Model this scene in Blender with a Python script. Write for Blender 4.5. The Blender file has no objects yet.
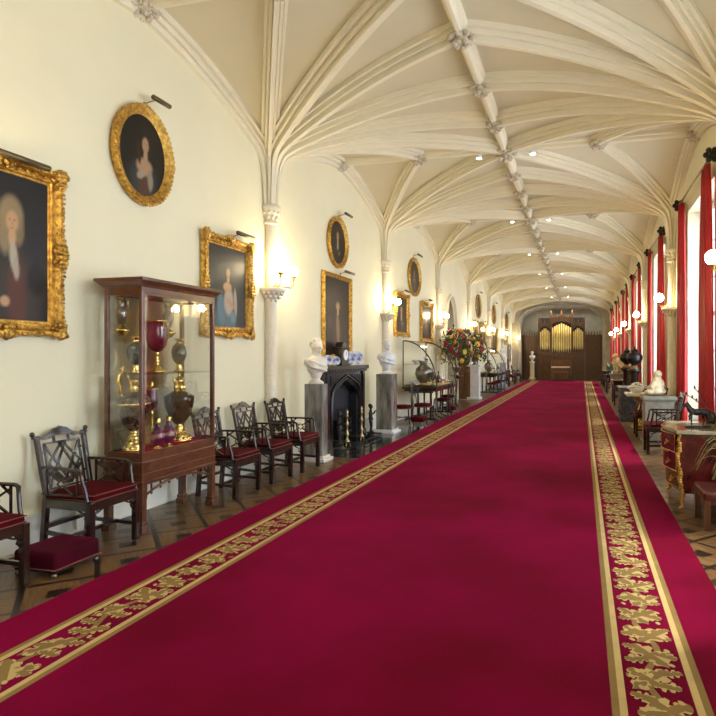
import bpy, bmesh, math, random
import numpy as np
from mathutils import Vector, Matrix, Euler
R = math.radians
PI = math.pi
sc = bpy.context.scene
col = sc.collection
random.seed(7)

# ------------------------------------------------------------------ camera
cam_d = bpy.data.cameras.new('camera')
cam = bpy.data.objects.new('camera', cam_d)
col.objects.link(cam)
cam.location = (0, 0, 1.6)
cam.rotation_euler = (R(90), 0, math.atan(142/570))
cam_d.sensor_width = 36
cam_d.lens = 570/716*36
cam_d.shift_x = -(440-358)/716
cam_d.shift_y = (355.5-358)/716
cam_d.clip_end = 200
sc.camera = cam

# ------------------------------------------------------------------ world, daylight, exposure
sc.view_settings.view_transform = 'Standard'
sc.view_settings.look = 'None'
sc.view_settings.gamma = 1
sc.view_settings.use_curve_mapping = False
sc.view_settings.exposure = 1.0
w = bpy.data.worlds.new('sky'); sc.world = w; w.use_nodes = True
bg = w.node_tree.nodes['Background']
bg.inputs[0].default_value = (0.72, 0.84, 1.0, 1)
bg.inputs[1].default_value = 1.0

XL, XR = -4.42, 1.83            # wall faces
S = 4.95; Y0 = 7.4              # bay length, second pair of wall shafts
COLS = [Y0+S*k for k in range(-3, 7)]      # -7.45 .. 37.1
MIDS = [Y0+S*(k+.5) for k in range(-3, 6)]
YB, YE = -7.45, 37.1
XC = (XL+XR)/2
WIN_W, WIN_Z0, WIN_Z1 = 1.06, 0.45, 4.15

def area(name, loc, rot, sx, sy, power, color):
    d = bpy.data.lights.new(name, 'AREA'); d.shape = 'RECTANGLE'; d.size = sx; d.size_y = sy
    d.energy = power; d.color = color
    o = bpy.data.objects.new(name, d); col.objects.link(o); o.location = loc; o.rotation_euler = rot
    return o
for i, y in enumerate(MIDS):
    area('window_daylight', (XR+.75, y, 2.4), (0, R(90), 0), 3.6, 2.0, 120, (0.80, 0.90, 1.0))
area('recess_fill', (XC, YE+.9, 4.55), (0, 0, 0), 3.5, .6, 38, (1, .88, .68))  # added fill light to brighten the organ recess, no fitting there
sun_d = bpy.data.lights.new('sun', 'SUN'); sun_d.energy = 5.0; sun_d.angle = R(5); sun_d.color = (1, .93, .82)
sun = bpy.data.objects.new('sun', sun_d); col.objects.link(sun)
sun.rotation_euler = Vector((-0.40, -0.16, -0.86)).to_track_quat('-Z', 'Y').to_euler()

# ------------------------------------------------------------------ materials
def new_mat(name):
    m = bpy.data.materials.new(name); m.use_nodes = True
    return m, m.node_tree.nodes, m.node_tree.links, m.node_tree.nodes['Principled BSDF']
def mat(name, c, rough=.5, metal=0, var=.12, scale=6, bump=0, c2=None, emit=None, coat=0, sheen=0, stretch=(1, 1, 1), bscale=None, detail=3, spec=.5):
    m, N, L, b = new_mat(name)
    b.inputs['Specular IOR Level'].default_value = spec
    b.inputs['Roughness'].default_value = rough
    b.inputs['Metallic'].default_value = metal
    if coat: b.inputs['Coat Weight'].default_value = coat; b.inputs['Coat Roughness'].default_value = .12
    if sheen: b.inputs['Sheen Weight'].default_value = sheen; b.inputs['Sheen Roughness'].default_value = .4; b.inputs['Sheen Tint'].default_value = (min(1, c[0]*2.2), c[1]*2, min(1, c[2]*3), 1)
    tc = N.new('ShaderNodeTexCoord'); mp = N.new('ShaderNodeMapping'); L.new(tc.outputs['Object'], mp.inputs[0])
    mp.inputs['Scale'].default_value = stretch
    n = N.new('ShaderNodeTexNoise'); n.inputs['Scale'].default_value = scale; n.inputs['Detail'].default_value = detail
    L.new(mp.outputs[0], n.inputs['Vector'])
    cr = N.new('ShaderNodeValToRGB'); L.new(n.outputs['Fac'], cr.inputs[0])
    a = c2 if c2 else [x*(1-var) for x in c]
    d = c if c2 else [min(1, x*(1+var)) for x in c]
    cr.color_ramp.elements[0].position = .32; cr.color_ramp.elements[1].position = .68
    cr.color_ramp.elements[0].color = (*a[:3], 1); cr.color_ramp.elements[1].color = (*d[:3], 1)
    L.new(cr.outputs[0], b.inputs['Base Color'])
    if bump:
        n2 = N.new('ShaderNodeTexNoise'); n2.inputs['Scale'].default_value = bscale or scale*4
        L.new(tc.outputs['Object'], n2.inputs['Vector'])
        bp = N.new('ShaderNodeBump'); bp.inputs['Strength'].default_value = bump; bp.inputs['Distance'].default_value = .01
        L.new(n2.outputs['Fac'], bp.inputs['Height']); L.new(bp.outputs[0], b.inputs['Normal'])
    if emit:
        b.inputs['Emission Color'].default_value = (*emit[:3], 1); b.inputs['Emission Strength'].default_value = emit[3]
    return m
def pane_mat(name, tint=(1, 1, 1), refl=.9):
    m = bpy.data.materials.new(name); m.use_nodes = True
    N, L = m.node_tree.nodes, m.node_tree.links; N.clear()
    o = N.new('ShaderNodeOutputMaterial'); mx = N.new('ShaderNodeMixShader'); t = N.new('ShaderNodeBsdfTransparent'); g = N.new('ShaderNodeBsdfGlossy')
    fr = N.new('ShaderNodeFresnel'); fr.inputs[0].default_value = 1.45
    mu = N.new('ShaderNodeMath'); mu.operation = 'MULTIPLY'; mu.inputs[1].default_value = refl
    t.inputs[0].default_value = (*tint, 1); g.inputs['Roughness'].default_value = .02
    L.new(fr.outputs[0], mu.inputs[0]); L.new(mu.outputs[0], mx.inputs[0]); L.new(t.outputs[0], mx.inputs[1]); L.new(g.outputs[0], mx.inputs[2]); L.new(mx.outputs[0], o.inputs[0])
    return m
M = {}
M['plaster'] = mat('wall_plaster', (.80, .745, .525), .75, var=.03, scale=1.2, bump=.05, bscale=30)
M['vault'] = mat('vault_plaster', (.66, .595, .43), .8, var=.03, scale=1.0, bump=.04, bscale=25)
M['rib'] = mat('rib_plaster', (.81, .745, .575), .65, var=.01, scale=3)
M['stone'] = mat('painted_stone', (.76, .69, .55), .6, var=.06, scale=20, bump=.2)
M['boss'] = mat('boss_plaster', (.62, .55, .43), .7, var=.2, scale=25, bump=.4)
M['recess'] = mat('recess_plaster', (.56, .56, .50), .8, var=.12, scale=2.5)
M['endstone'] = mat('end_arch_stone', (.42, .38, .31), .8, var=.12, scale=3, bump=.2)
M['skirt'] = mat('skirting_paint', (.74, .71, .60), .5, var=.04)
M['white_paint'] = mat('white_window_paint', (.85, .87, .9), .45, var=.02)
M['gold'] = mat('gilt', (.80, .50, .11), .33, .85, var=.35, scale=22, bump=.7, c2=(.30, .15, .03))
M['goldm'] = mat('polished_gilt_metal', (.92, .66, .22), .2, 1, var=.15, scale=20, bump=.2)
M['brass'] = mat('aged_brass', (.30, .22, .10), .4, .8, var=.2)
M['darkbrass'] = mat('blackened_brass', (.09, .07, .04), .4, .7, var=.2)
M['brassb'] = mat('dull_brass', (.42, .32, .16), .3, .9, var=.2, scale=14)
M['bronze'] = mat('dark_bronze', (.035, .032, .030), .35, .7, var=.3, scale=12)
M['mahog'] = mat('mahogany', (.155, .045, .018), .28, 0, var=.3, scale=5, c2=(.07, .018, .008), coat=.5, stretch=(6, 6, 1))
M['chairwood'] = mat('dark_mahogany', (.030, .009, .005), .25, 0, var=.3, scale=6, c2=(.014, .005, .004), coat=.6)
M['cabwood'] = mat('cabinet_mahogany', (.14, .048, .018), .28, 0, var=.3, scale=4, c2=(.07, .022, .008), coat=.5, stretch=(3, 3, 3))
M['oak'] = mat('organ_oak', (.15, .075, .032), .5, 0, var=.3, scale=3, c2=(.075, .036, .015), stretch=(8, 8, 1))
M['oakred'] = mat('door_oak', (.19, .085, .032), .4, 0, var=.3, scale=3, c2=(.09, .038, .014), stretch=(8, 8, 1))
M['blackwood'] = mat('ebonised_wood', (.02, .013, .011), .3, 0, var=.3, coat=.4)
M['cushion'] = mat('crimson_cushion', (.062, .0008, .003), .8, 0, var=.3, scale=15, sheen=.15, spec=.12)
M['velvet'] = mat('crimson_velvet', (.055, .0008, .008), .85, 0, var=.3, scale=8, sheen=.5, spec=.12)
M['redcloth'] = mat('red_baize', (.42, .004, .008), .8, var=.15)
M['piping'] = mat('cushion_piping', (.22, .05, .035), .7, var=.1)
M['curtain'] = mat('red_satin', (.40, .003, .006), .34, 0, var=.15, scale=3, sheen=.5, stretch=(6, 6, .3))
M['marblew'] = mat('white_marble', (.74, .70, .62), .4, 0, var=.08, scale=6)
M['marblec'] = mat('cool_white_marble', (.74, .76, .80), .35, 0, var=.08, scale=6)
M['marbleg'] = mat('grey_veined_marble', (.34, .32, .29), .22, 0, c2=(.10, .10, .085), scale=3.2, stretch=(3, 3, .8), coat=.4, detail=6)
M['marbleb'] = mat('blue_grey_marble', (.50, .56, .68), .25, 0, c2=(.22, .27, .38), scale=3.5, stretch=(2, 2, 1), coat=.3, detail=6)
M['blackm'] = mat('black_marble', (.014, .014, .017), .16, 0, var=.5, scale=5, coat=.5)
M['hearth'] = mat('hearth_slate', (.022, .026, .032), .13, 0, var=.4, scale=4)
M['iron'] = mat('black_iron', (.02, .02, .022), .4, .6)
M['soot'] = mat('fireback', (.012, .012, .018), .7)
M['dark'] = mat('dark_panel', (.10, .10, .10), .5, var=.3)
M['tin'] = mat('pewter', (.20, .18, .16), .3, .9, var=.25, scale=14)
M['silver'] = mat('silver', (.75, .74, .70), .2, 1, var=.1)
M['porc'] = mat('blue_white_china', (.80, .82, .86), .2, 0, c2=(.06, .09, .28), scale=14, detail=2)
M['ruby'] = mat('ruby_glass', (.16, .006, .03), .08, 0, c2=(.05, .003, .015), scale=18, coat=1)
M['ruby2'] = mat('purple_glass', (.17, .02, .09), .08, 0, c2=(.06, .008, .04), scale=18, coat=1)
M['agate'] = mat('dark_green_agate', (.035, .04, .03), .12, 0, c2=(.012, .014, .011), scale=14, coat=1)
M['tort'] = mat('dark_brown_agate', (.085, .035, .012), .12, 0, c2=(.015, .007, .004), scale=16, coat=1)
M['white'] = mat('white_porcelain', (.9, .9, .88), .3, var=.03)
M['globe'] = mat('lit_opal_globe', (.95, .93, .85), .3, var=.01, emit=(1, .80, .46, 60))
M['spot'] = mat('lit_spot_lens', (1, 1, 1), .3, var=.01, emit=(1, .85, .6, 25))
M['leaf'] = mat('green_leaf', (.045, .09, .02), .5, var=.4, scale=9)
M['leafp'] = mat('pale_striped_leaf', (.38, .42, .16), .45, c2=(.12, .2, .05), scale=20)
M['fcream'] = mat('cream_petals', (.82, .74, .50), .6, var=.1)
M['forange'] = mat('orange_petals', (.75, .24, .03), .6, var=.2)
M['fyellow'] = mat('yellow_petals', (.80, .55, .08), .6, var=.2)
M['fred'] = mat('dark_red_petals', (.33, .015, .03), .6, var=.3)
M['fwhite'] = mat('white_petals', (.93, .93, .90), .6, var=.03)
M['bud'] = mat('dark_bud', (.10, .015, .03), .5, var=.3)
M['pipe'] = mat('organ_pipe_gold', (.85, .68, .26), .38, .6, var=.1, scale=4)
M['pinem'] = mat('ivory_stone', (.66, .55, .34), .55, var=.12, scale=14)
M['beige'] = mat('beige_limestone', (.26, .24, .185), .5, var=.1, scale=9, c2=(.18, .165, .13))
M['topm'] = mat('olive_marble_top', (.42, .36, .22), .12, 0, c2=(.22, .18, .10), scale=10, coat=.6, detail=6)
M['boulle'] = mat('red_tortoiseshell', (.115, .010, .008), .2, 0, c2=(.045, .005, .005), scale=14, coat=.7)
M['leather'] = mat('oxblood_leather', (.085, .010, .008), .35, 0, var=.3, scale=14, coat=.3)
M['paper'] = mat('paper', (.8, .78, .74), .6, var=.05)
M['carved'] = mat('carved_grey_wood', (.085, .09, .10), .35, .2, c2=(.03, .03, .035), scale=14, bump=.8)
M['pot'] = mat('dark_glazed_pot', (.04, .03, .03), .25, coat=.5)
M['gloss_black'] = mat('lamp_shade_brass', (.12, .09, .045), .4, .7)
M['pane'] = pane_mat('clear_glass', (.985, .99, .985), .35)
M['shelfglass'] = pane_mat('green_tinged_glass', (.90, .96, .93), .8)
M['winglass'] = pane_mat('window_glass', (.97, .98, 1), .5)

# parquet floor
def parquet():
    m, N, L, b = new_mat('parquet')
    def mth(op, a, bb=None, c=None):
        n = N.new('ShaderNodeMath'); n.operation = op
        for i, v in enumerate((a, bb, c)):
            if v is None: continue
            if isinstance(v, (int, float)): n.inputs[i].default_value = v
            else: L.new(v, n.inputs[i])
        return n.outputs[0]
    tc = N.new('ShaderNodeTexCoord'); mp = N.new('ShaderNodeMapping'); L.new(tc.outputs['Object'], mp.inputs[0])
    mp.inputs['Rotation'].default_value = (0, 0, R(45)); mp.inputs['Scale'].default_value = (1/.44, 1/.44, 1)
    sx = N.new('ShaderNodeSeparateXYZ'); L.new(mp.outputs[0], sx.inputs[0])
    fx = mth('ABSOLUTE', mth('SUBTRACT', mth('FRACT', sx.outputs[0]), .5)); fy = mth('ABSOLUTE', mth('SUBTRACT', mth('FRACT', sx.outputs[1]), .5))
    line = mth('GREATER_THAN', mth('MAXIMUM', fx, fy), .455)
    sq = mth('LESS_THAN', mth('MAXIMUM', fx, fy), .15)
    dark = mth('MAXIMUM', line, sq)
    par = mth('MODULO', mth('ADD', mth('FLOOR', sx.outputs[0]), mth('ADD', mth('FLOOR', sx.outputs[1]), 200)), 2)
    def grain(scl):
        g = N.new('ShaderNodeMapping'); g.inputs['Scale'].default_value = scl; L.new(mp.outputs[0], g.inputs[0])
        n = N.new('ShaderNodeTexNoise'); n.inputs['Scale'].default_value = 2; n.inputs['Detail'].default_value = 4; L.new(g.outputs[0], n.inputs['Vector']); return n.outputs['Fac']
    g1, g2 = grain((1, 14, 1)), grain((14, 1, 1))
    mg = N.new('ShaderNodeMix'); L.new(par, mg.inputs[0]); L.new(g1, mg.inputs[2]); L.new(g2, mg.inputs[3])
    cr = N.new('ShaderNodeValToRGB'); L.new(mg.outputs[0], cr.inputs[0])
    cr.color_ramp.elements[0].position = .3; cr.color_ramp.elements[1].position = .7
    cr.color_ramp.elements[0].color = (.075, .036, .013, 1); cr.color_ramp.elements[1].color = (.25, .135, .05, 1)
    mx = N.new('ShaderNodeMix'); mx.data_type = 'RGBA'; L.new(dark, mx.inputs[0]); L.new(cr.outputs[0], mx.inputs[6]); mx.inputs[7].default_value = (.012, .007, .004, 1)
    L.new(mx.outputs[2], b.inputs['Base Color'])
    b.inputs['Roughness'].default_value = .3
    return m
M['parquet'] = parquet()
M['carpet'] = mat('crimson_carpet', (.195, .0004, .032), .95, 0, var=.08, scale=.75, sheen=.3, spec=.06, bump=.3, bscale=220, c2=(.095, .0003, .006))
M['carpetgold'] = mat('carpet_gold_light', (.50, .36, .14), .95, var=.08, scale=9)
M['carpetgold2'] = mat('carpet_gold_dark', (.22, .135, .03), .95, var=.08, scale=9)

def vcol_mat():
    m, N, L, b = new_mat('oil_paint')
    a = N.new('ShaderNodeAttribute'); a.attribute_name = 'paint'
    L.new(a.outputs['Color'], b.inputs['Base Color']); b.inputs['Roughness'].default_value = .38
    b.inputs['Specular IOR Level'].default_value = .35
    n = N.new('ShaderNodeTexNoise'); n.inputs['Scale'].default_value = 60
    bp = N.new('ShaderNodeBump'); bp.inputs['Strength'].default_value = .08; L.new(n.outputs['Fac'], bp.inputs['Height']); L.new(bp.outputs[0], b.inputs['Normal'])
    return m
M['paint'] = vcol_mat()

# ------------------------------------------------------------------ mesh builder
class MB:
    def __init__(s): s.v = []; s.f = []; s.m = []; s.sm = []
    def add(s, vs, fs, m=0, smooth=False):
        o = len(s.v); s.v += [tuple(v) for v in vs]
        for f in fs: s.f.append([i+o for i in f]); s.m.append(m); s.sm.append(smooth)
        return s
    def box(s, c, d, m=0, rz=0, rot=None):
        x, y, z = [q/2 for q in d]
        vs = [Vector((a*x, b*y, e*z)) for a in (-1, 1) for b in (-1, 1) for e in (-1, 1)]
        mt = rot.to_matrix() if rot else Matrix.Rotation(rz, 3, 'Z')
        vs = [mt @ v + Vector(c) for v in vs]
        return s.add(vs, [(0, 1, 3, 2), (4, 6, 7, 5), (0, 4, 5, 1), (2, 3, 7, 6), (0, 2, 6, 4), (1, 5, 7, 3)], m)
    def bx(s, x0, x1, y0, y1, z0, z1, m=0):
        return s.box(((x0+x1)/2, (y0+y1)/2, (z0+z1)/2), (abs(x1-x0), abs(y1-y0), abs(z1-z0)), m)
    def bar(s, p0, p1, w, h, m=0, up=(0, 0, 1), w2=None, h2=None):
        p0, p1 = Vector(p0), Vector(p1); t = (p1-p0).normalized(); u = Vector(up)
        if abs(t.dot(u)) > .98: u = Vector((0, 1, 0))
        a = t.cross(u).normalized(); b = a.cross(t)
        w2 = w2 or w; h2 = h2 or h
        vs = [p0+a*i*w/2+b*j*h/2 for i, j in ((-1, -1), (1, -1), (1, 1), (-1, 1))]+[p1+a*i*w2/2+b*j*h2/2 for i, j in ((-1, -1), (1, -1), (1, 1), (-1, 1))]
        return s.add(vs, [(3, 2, 1, 0), (4, 5, 6, 7), (0, 1, 5, 4), (1, 2, 6, 5), (2, 3, 7, 6), (3, 0, 4, 7)], m)
    def tube(s, pts, r, n=8, m=0, cap=True, closed=False):
        pts = [Vector(p) for p in pts]; k = len(pts)
        rs = r if isinstance(r, (list, tuple)) else [r]*k
        vs = []; prev = None
        for i, p in enumerate(pts):
            a = pts[(i+1) % k] if (closed or i < k-1) else p
            b = pts[(i-1) % k] if (closed or i > 0) else p
            t = (a-b).normalized() if (a-b).length > 1e-9 else Vector((0, 0, 1))
            if prev is None:
                u = Vector((0, 0, 1)) if abs(t.z) < .9 else Vector((1, 0, 0))
                u = (u-t*u.dot(t)).normalized()
            else:
                u = (prev-t*prev.dot(t)).normalized()
            prev = u; q = t.cross(u)
            for j in range(n):
                an = 2*PI*j/n; vs.append(p+(u*math.cos(an)+q*math.sin(an))*rs[i])
        fs = []
        for i in range(k if closed else k-1):
            i2 = (i+1) % k
            for j in range(n):
                j2 = (j+1) % n; fs.append((i*n+j, i*n+j2, i2*n+j2, i2*n+j))
        s.add(vs, fs, m, True)
        if cap and not closed:
            s.add(vs[:n], [tuple(range(n-1, -1, -1))], m); s.add(vs[-n:], [tuple(range(n))], m)
        return s
    def lathe(s, prof, c=(0, 0, 0), n=20, m=0, sx=1, sy=1, smooth=True, a0=0, a1=2*PI, axis='Z'):
        full = abs(a1-a0-2*PI) < 1e-6; k = n if full else n+1
        vs = []
        for r, z in prof:
            for j in range(k):
                a = a0+(a1-a0)*j/n
                p = (r*math.cos(a)*sx, r*math.sin(a)*sy, z)
                if axis == 'X': p = (p[2], p[0], p[1])
                if axis == 'Y': p = (p[0], p[2], p[1])
                vs.append((c[0]+p[0], c[1]+p[1], c[2]+p[2]))
        fs = []
        for i in range(len(prof)-1):
            for j in range(n):
                j2 = (j+1) % k; fs.append((i*k+j, i*k+j2, (i+1)*k+j2, (i+1)*k+j))
        s.add(vs, fs, m, smooth)
        return s
    def sph(s, c, r, n=8, m=0, rot=None, k=None):
        if isinstance(r, (int, float)): r = (r, r, r)
        k = k or max(4, n//2+1)
        mt = rot.to_matrix() if rot else None
        vs = []
        for i in range(k+1):
            t = PI*i/k
            for j in range(n):
                a = 2*PI*j/n
                p = Vector((math.sin(t)*math.cos(a)*r[0], math.sin(t)*math.sin(a)*r[1], math.cos(t)*r[2]))
                if mt: p = mt @ p
                vs.append(p+Vector(c))
        fs = [(i*n+j, (i+1)*n+j, (i+1)*n+(j+1) % n, i*n+(j+1) % n) for i in range(k) for j in range(n)]
        return s.add(vs, fs, m, True)
    def prism(s, poly, d0, d1, plane='XY', m=0, caps=True):
        def P(a, b, d): return {'XY': (a, b, d), 'XZ': (a, d, b), 'YZ': (d, a, b)}[plane]
        n = len(poly); vs = [P(a, b, d0) for a, b in poly]+[P(a, b, d1) for a, b in poly]
        fs = [(i, (i+1) % n, (i+1) % n+n, i+n) for i in range(n)]
        if caps: fs += [tuple(range(n-1, -1, -1)), tuple(range(n, 2*n))]
        return s.add(vs, fs, m)
    def grid(s, rows, m=0, smooth=True):
        k = len(rows[0]); vs = [p for r in rows for p in r]
        fs = [(i*k+j, i*k+j+1, (i+1)*k+j+1, (i+1)*k+j) for i in range(len(rows)-1) for j in range(k-1)]
        return s.add(vs, fs, m, smooth)
    def sweep(s, pts, prof, lat=None, m=0, closed=False, smooth=False):
        """prof: list of (lateral, down)"""
        pts = [Vector(p) for p in pts]; k = len(pts); n = len(prof); vs = []
        for i, p in enumerate(pts):
            a = pts[min(i+1, k-1)]; b = pts[max(i-1, 0)]
            if closed: a = pts[(i+1) % k]; b = pts[(i-1) % k]
            t = (a-b).normalized()
            l = Vector(lat) if lat else t.cross(Vector((0, 0, 1))).normalized()
            dn = t.cross(l).normalized()
            if dn.z > 0 and not closed: dn = -dn
            vs += [p+l*x+dn*y for x, y in prof]
        fs = []
        for i in range(k if closed else k-1):
            i2 = (i+1) % k
            fs += [(i*n+j, i*n+(j+1) % n, i2*n+(j+1) % n, i2*n+j) for j in range(n)]
        s.add(vs, fs, m, smooth)
        if not closed: s.add(vs[:n], [tuple(range(n))], m); s.add(vs[-n:], [tuple(range(n-1, -1, -1))], m)
        return s
    def xf(s, mtx, start=0):
        for i in range(start, len(s.v)): s.v[i] = tuple(mtx @ Vector(s.v[i]))
        return s
    def build(s, name, mats, parent=None, bevel=0, loc=None, fixn=True):
        if not isinstance(mats, (list, tuple)): mats = [mats]
        me = bpy.data.meshes.new(name); me.from_pydata(s.v, [], s.f)
        for m in mats: me.materials.append(m)
        me.polygons.foreach_set('material_index', s.m); me.polygons.foreach_set('use_smooth', s.sm)
        if fixn:
            bm = bmesh.new(); bm.from_mesh(me); bmesh.ops.recalc_face_normals(bm, faces=bm.faces); bm.to_mesh(me); bm.free()
        me.update()
        o = bpy.data.objects.new(name, me); col.objects.link(o)
        if parent: o.parent = parent
        if loc: o.location = loc
        if bevel:
            b = o.modifiers.new('bevel', 'BEVEL'); b.width = bevel; b.segments = 2; b.limit_method = 'ANGLE'; b.angle_limit = R(50)
        return o
def tag(o, label=None, cat=None, group=None, kind=None):
    if label: o['label'] = label
    if cat: o['category'] = cat
    if group: o['group'] = group
    if kind: o['kind'] = kind
    return o
def empty(name, loc=(0, 0, 0), rz=0, label=None, cat=None, group=None, kind=None):
    o = bpy.data.objects.new(name, None); col.objects.link(o); o.location = loc; o.rotation_euler = (0, 0, rz); o.empty_display_size = .1
    return tag(o, label, cat, group, kind)
def copy_tree(o, parent=None):
    c = o.copy(); col.objects.link(c)
    if parent: c.parent = parent
    for ch in [x for x in bpy.data.objects if x.parent == o]: copy_tree(ch, c)
    return c
def remesh_build(mb, name, m, parent=None, voxel=.012, smooth=6, loc=None):
    """fuse overlapping lumps into one continuous surface"""
    o = mb.build(name, m)
    r = o.modifiers.new('r', 'REMESH'); r.mode = 'VOXEL'; r.voxel_size = voxel; r.use_smooth_shade = True
    s = o.modifiers.new('s', 'SMOOTH'); s.iterations = smooth; s.factor = .5
    dg = bpy.context.evaluated_depsgraph_get()
    me = bpy.data.meshes.new_from_object(o.evaluated_get(dg)); me.name = name
    o.modifiers.clear(); o.data = me
    for p in me.polygons: p.use_smooth = True
    if parent: o.parent = parent
    if loc: o.location = loc
    return o
def rebase(objs):
    pass

# ------------------------------------------------------------------ structure
f = MB().bx(XL-.6, XR+.5, YB-.3, YE+2.8, -.1, 0); tag(f.build('floor', M['parquet']), 'brown and black inlaid parquet floor along both sides of the carpet', 'floor', kind='structure')

# vault ---------------------------------------------------------------
ZS, ZK, ZT = 3.70, 4.68, 5.22
HX = (XR-XL)/2; HY = S/2
def bez(t):
    P = [(0, ZS), (0, 4.55), (.15, 4.57), (.42, ZK)]
    a = (1-t)**3; b = 3*t*(1-t)**2; c = 3*t*t*(1-t); d = t**3
    return (a*P[0][0]+b*P[1][0]+c*P[2][0]+d*P[3][0], a*P[0][1]+b*P[1][1]+c*P[2][1]+d*P[3][1])
def rib_curve(Rr, n1=8, n2=16):
    """list of (distance, z) from springing to the crown at distance Rr"""
    out = [bez(i/n1) for i in range(n1+1)]
    p = 1.6*(Rr/2.47)**.5
    for i in range(1, n2+1):
        s_ = i/n2; out.append((.42+(Rr-.42)*s_, ZK+(ZT-ZK)*(1-(1-s_)**p)))
    return out
def reach(phi):      # phi = angle from the wall direction (0 = along the wall, 90deg = across)
    return min(HY/max(1e-6, math.cos(phi)), HX/max(1e-6, math.sin(phi)))
web = MB()
corner = math.atan2(HX, HY)
phis = sorted(set([corner*i/12 for i in range(13)]+[corner+(PI/2-corner)*i/10 for i in range(11)]))
for cy in COLS:
    for side in (-1, 1):
        cx = XL if side < 0 else XR
        for dy in (-1, 1):
            if (cy+dy*HY > YE+.1) or (cy+dy*HY < YB-.1): continue
            rows = []
            for ph in phis:
                rc = rib_curve(reach(ph))
                rows.append([(cx-side*math.sin(ph)*d, cy+dy*math.cos(ph)*d, z+.03) for d, z in rc])
            web.grid(rows)
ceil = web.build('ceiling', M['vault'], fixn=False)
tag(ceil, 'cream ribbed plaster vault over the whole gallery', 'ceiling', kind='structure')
MB().bx(XL-.5, XR+.5, YB-.3, YE+3, 5.45, 5.6).build('light_block_slab', M['vault'], ceil)  # unseen slab added above the thin webs to block light
RIBP = [(-.135, -.04), (-.135, .035), (-.098, .035), (-.094, .02), (-.082, .02), (-.080, .085), (-.046, .085), (-.042, .065), (-.032, .065), (-.030, .15), (.030, .15), (.032, .065), (.042, .065), (.046, .085), (.080, .085), (.082, .02), (.094, .02), (.098, .035), (.135, .035), (.135, -.04)]
phi_tr = math.atan2(HX/2, HY); phi_q = math.atan2(HX, HY/2)
for cy in COLS:
    for side in (-1, 1):
        cx = (XL if side < 0 else XR)
        mb = MB()
        for dy in (-1, 1):
            if (cy+dy*HY > YE+.1) or (cy+dy*HY < YB-.1): continue
            specs = [(.0, 1), (phi_tr, .85), (corner, 1), (phi_q, 1)]+([(PI/2, 1)] if dy == 1 or cy > YE-1 else [])
            for ph, sc_ in specs:
                Rr = reach(ph)
                pts = []
                for d, z in rib_curve(Rr):
                    d2 = max(d, 0)
                    px = cx-side*(math.sin(ph)*d2+.03); py = cy+dy*math.cos(ph)*d2
                    pts.append((px, py, z))
                lat = (dy*math.cos(ph), side*math.sin(ph), 0)
                prof = [(x*sc_, y*sc_) for x, y in RIBP]
                # taper near the springing so the ribs gather into one shaft
                k = len(pts); n = len(prof); vs = []
                for i, p in enumerate(pts):
                    a = Vector(pts[min(i+1, k-1)]); b = Vector(pts[max(i-1, 0)]); t = (a-b).normalized()
                    l = t.cross(Vector((0, 0, 1)))
                    l = Vector((math.cos(ph)*-side*-1, 0, 0)) if l.length < 1e-5 else l.normalized()
                    hdir = Vector((-side*math.sin(ph), dy*math.cos(ph), 0))
                    l = hdir.cross(Vector((0, 0, 1))).normalized()
                    dn = t.cross(l).normalized()
                    if dn.dot(hdir-Vector((0, 0, 1))) < 0: dn = -dn
                    tp = min(1, .45+.55*min(1, max(0, (p[2]-ZS)/.9)))
                    vs += [Vector(p)+l*x*tp+dn*y*(.6+.4*tp) for x, y in prof]
                fs = []
                for i in range(k-1): fs += [(i*n+j, i*n+(j+1) % n, (i+1)*n+(j+1) % n, (i+1)*n+j) for j in range(n)]
                mb.add(vs, fs)
        mb.build('fan_ribs', M['rib'], ceil)
# ridge rib and cross ridge ribs
rp = [(-.085, -.05), (-.085, .03), (-.05, .05), (-.045, .10), (-.02, .125), (.02, .125), (.045, .10), (.05, .05), (.085, .03), (.085, -.05)]
rr_ = MB().sweep([(XC, YB, ZT), (XC, YE, ZT)], rp, lat=(1, 0, 0)); rr_.build('ridge_rib', M['rib'], ceil)
for y in MIDS:
    MB().sweep([(XL, y, ZT), (XR, y, ZT)], [(a*.8, b*.75) for a, b in rp], lat=(0, 1, 0)).build('cross_ridge_rib', M['rib'], ceil)
def boss_mb(r, seed=0):
    rnd = random.Random(seed); mb = MB()
    mb.sph((0, 0, 0), (r*.5, r*.5, r*.42), 10)
    for ring, (n, rr, zz, sz) in enumerate([(7, .78, .02, .30), (6, .45, -.22, .22)]):
        for i in range(n):
            a = 2*PI*i/n+ring*.4
            c = (math.cos(a)*rr*r, math.sin(a)*rr*r, zz*r*2)
            mb.sph(c, (sz*r*1.15, sz*r*.7, sz*r*.8), 7, rot=Euler((0, R(25), a)))
            for q in (-1, 1):
                a2 = a+q*.30
                mb.sph((math.cos(a2)*rr*r*1.18, math.sin(a2)*rr*r*1.18, zz*r*2-.02*r), (sz*r*.55, sz*r*.4, sz*r*.5), 6, rot=Euler((0, R(40), a2)))
    return mb
bossL = boss_mb(.21).build('boss', M['boss']); bossS = boss_mb(.15, 3).build('boss', M['boss'])
first = True
def place_boss(src, loc, rz=0):
    c = src.copy(); col.objects.link(c); c.parent = ceil; c.location = loc; c.rotation_euler = (0, 0, rz); return c
for y in MIDS:
    place_boss(bossL, (XC, y, ZT-.11), .3)
    for x in (XL+HX/2, XR-HX/2): place_boss(bossS, (x, y, ZT-.09), .7)
    for x in (XL+.06, XR-.06): place_boss(bossS, (x, y, ZT-.08), 1.1)
    for q in (1, 2, 3):
        if y+q*S/4 < YE-.3: place_boss(bossS, (XC, y+q*S/4, ZT-.12), q)
for b_ in (bossL, bossS): bpy.data.objects.remove(b_)

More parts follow.
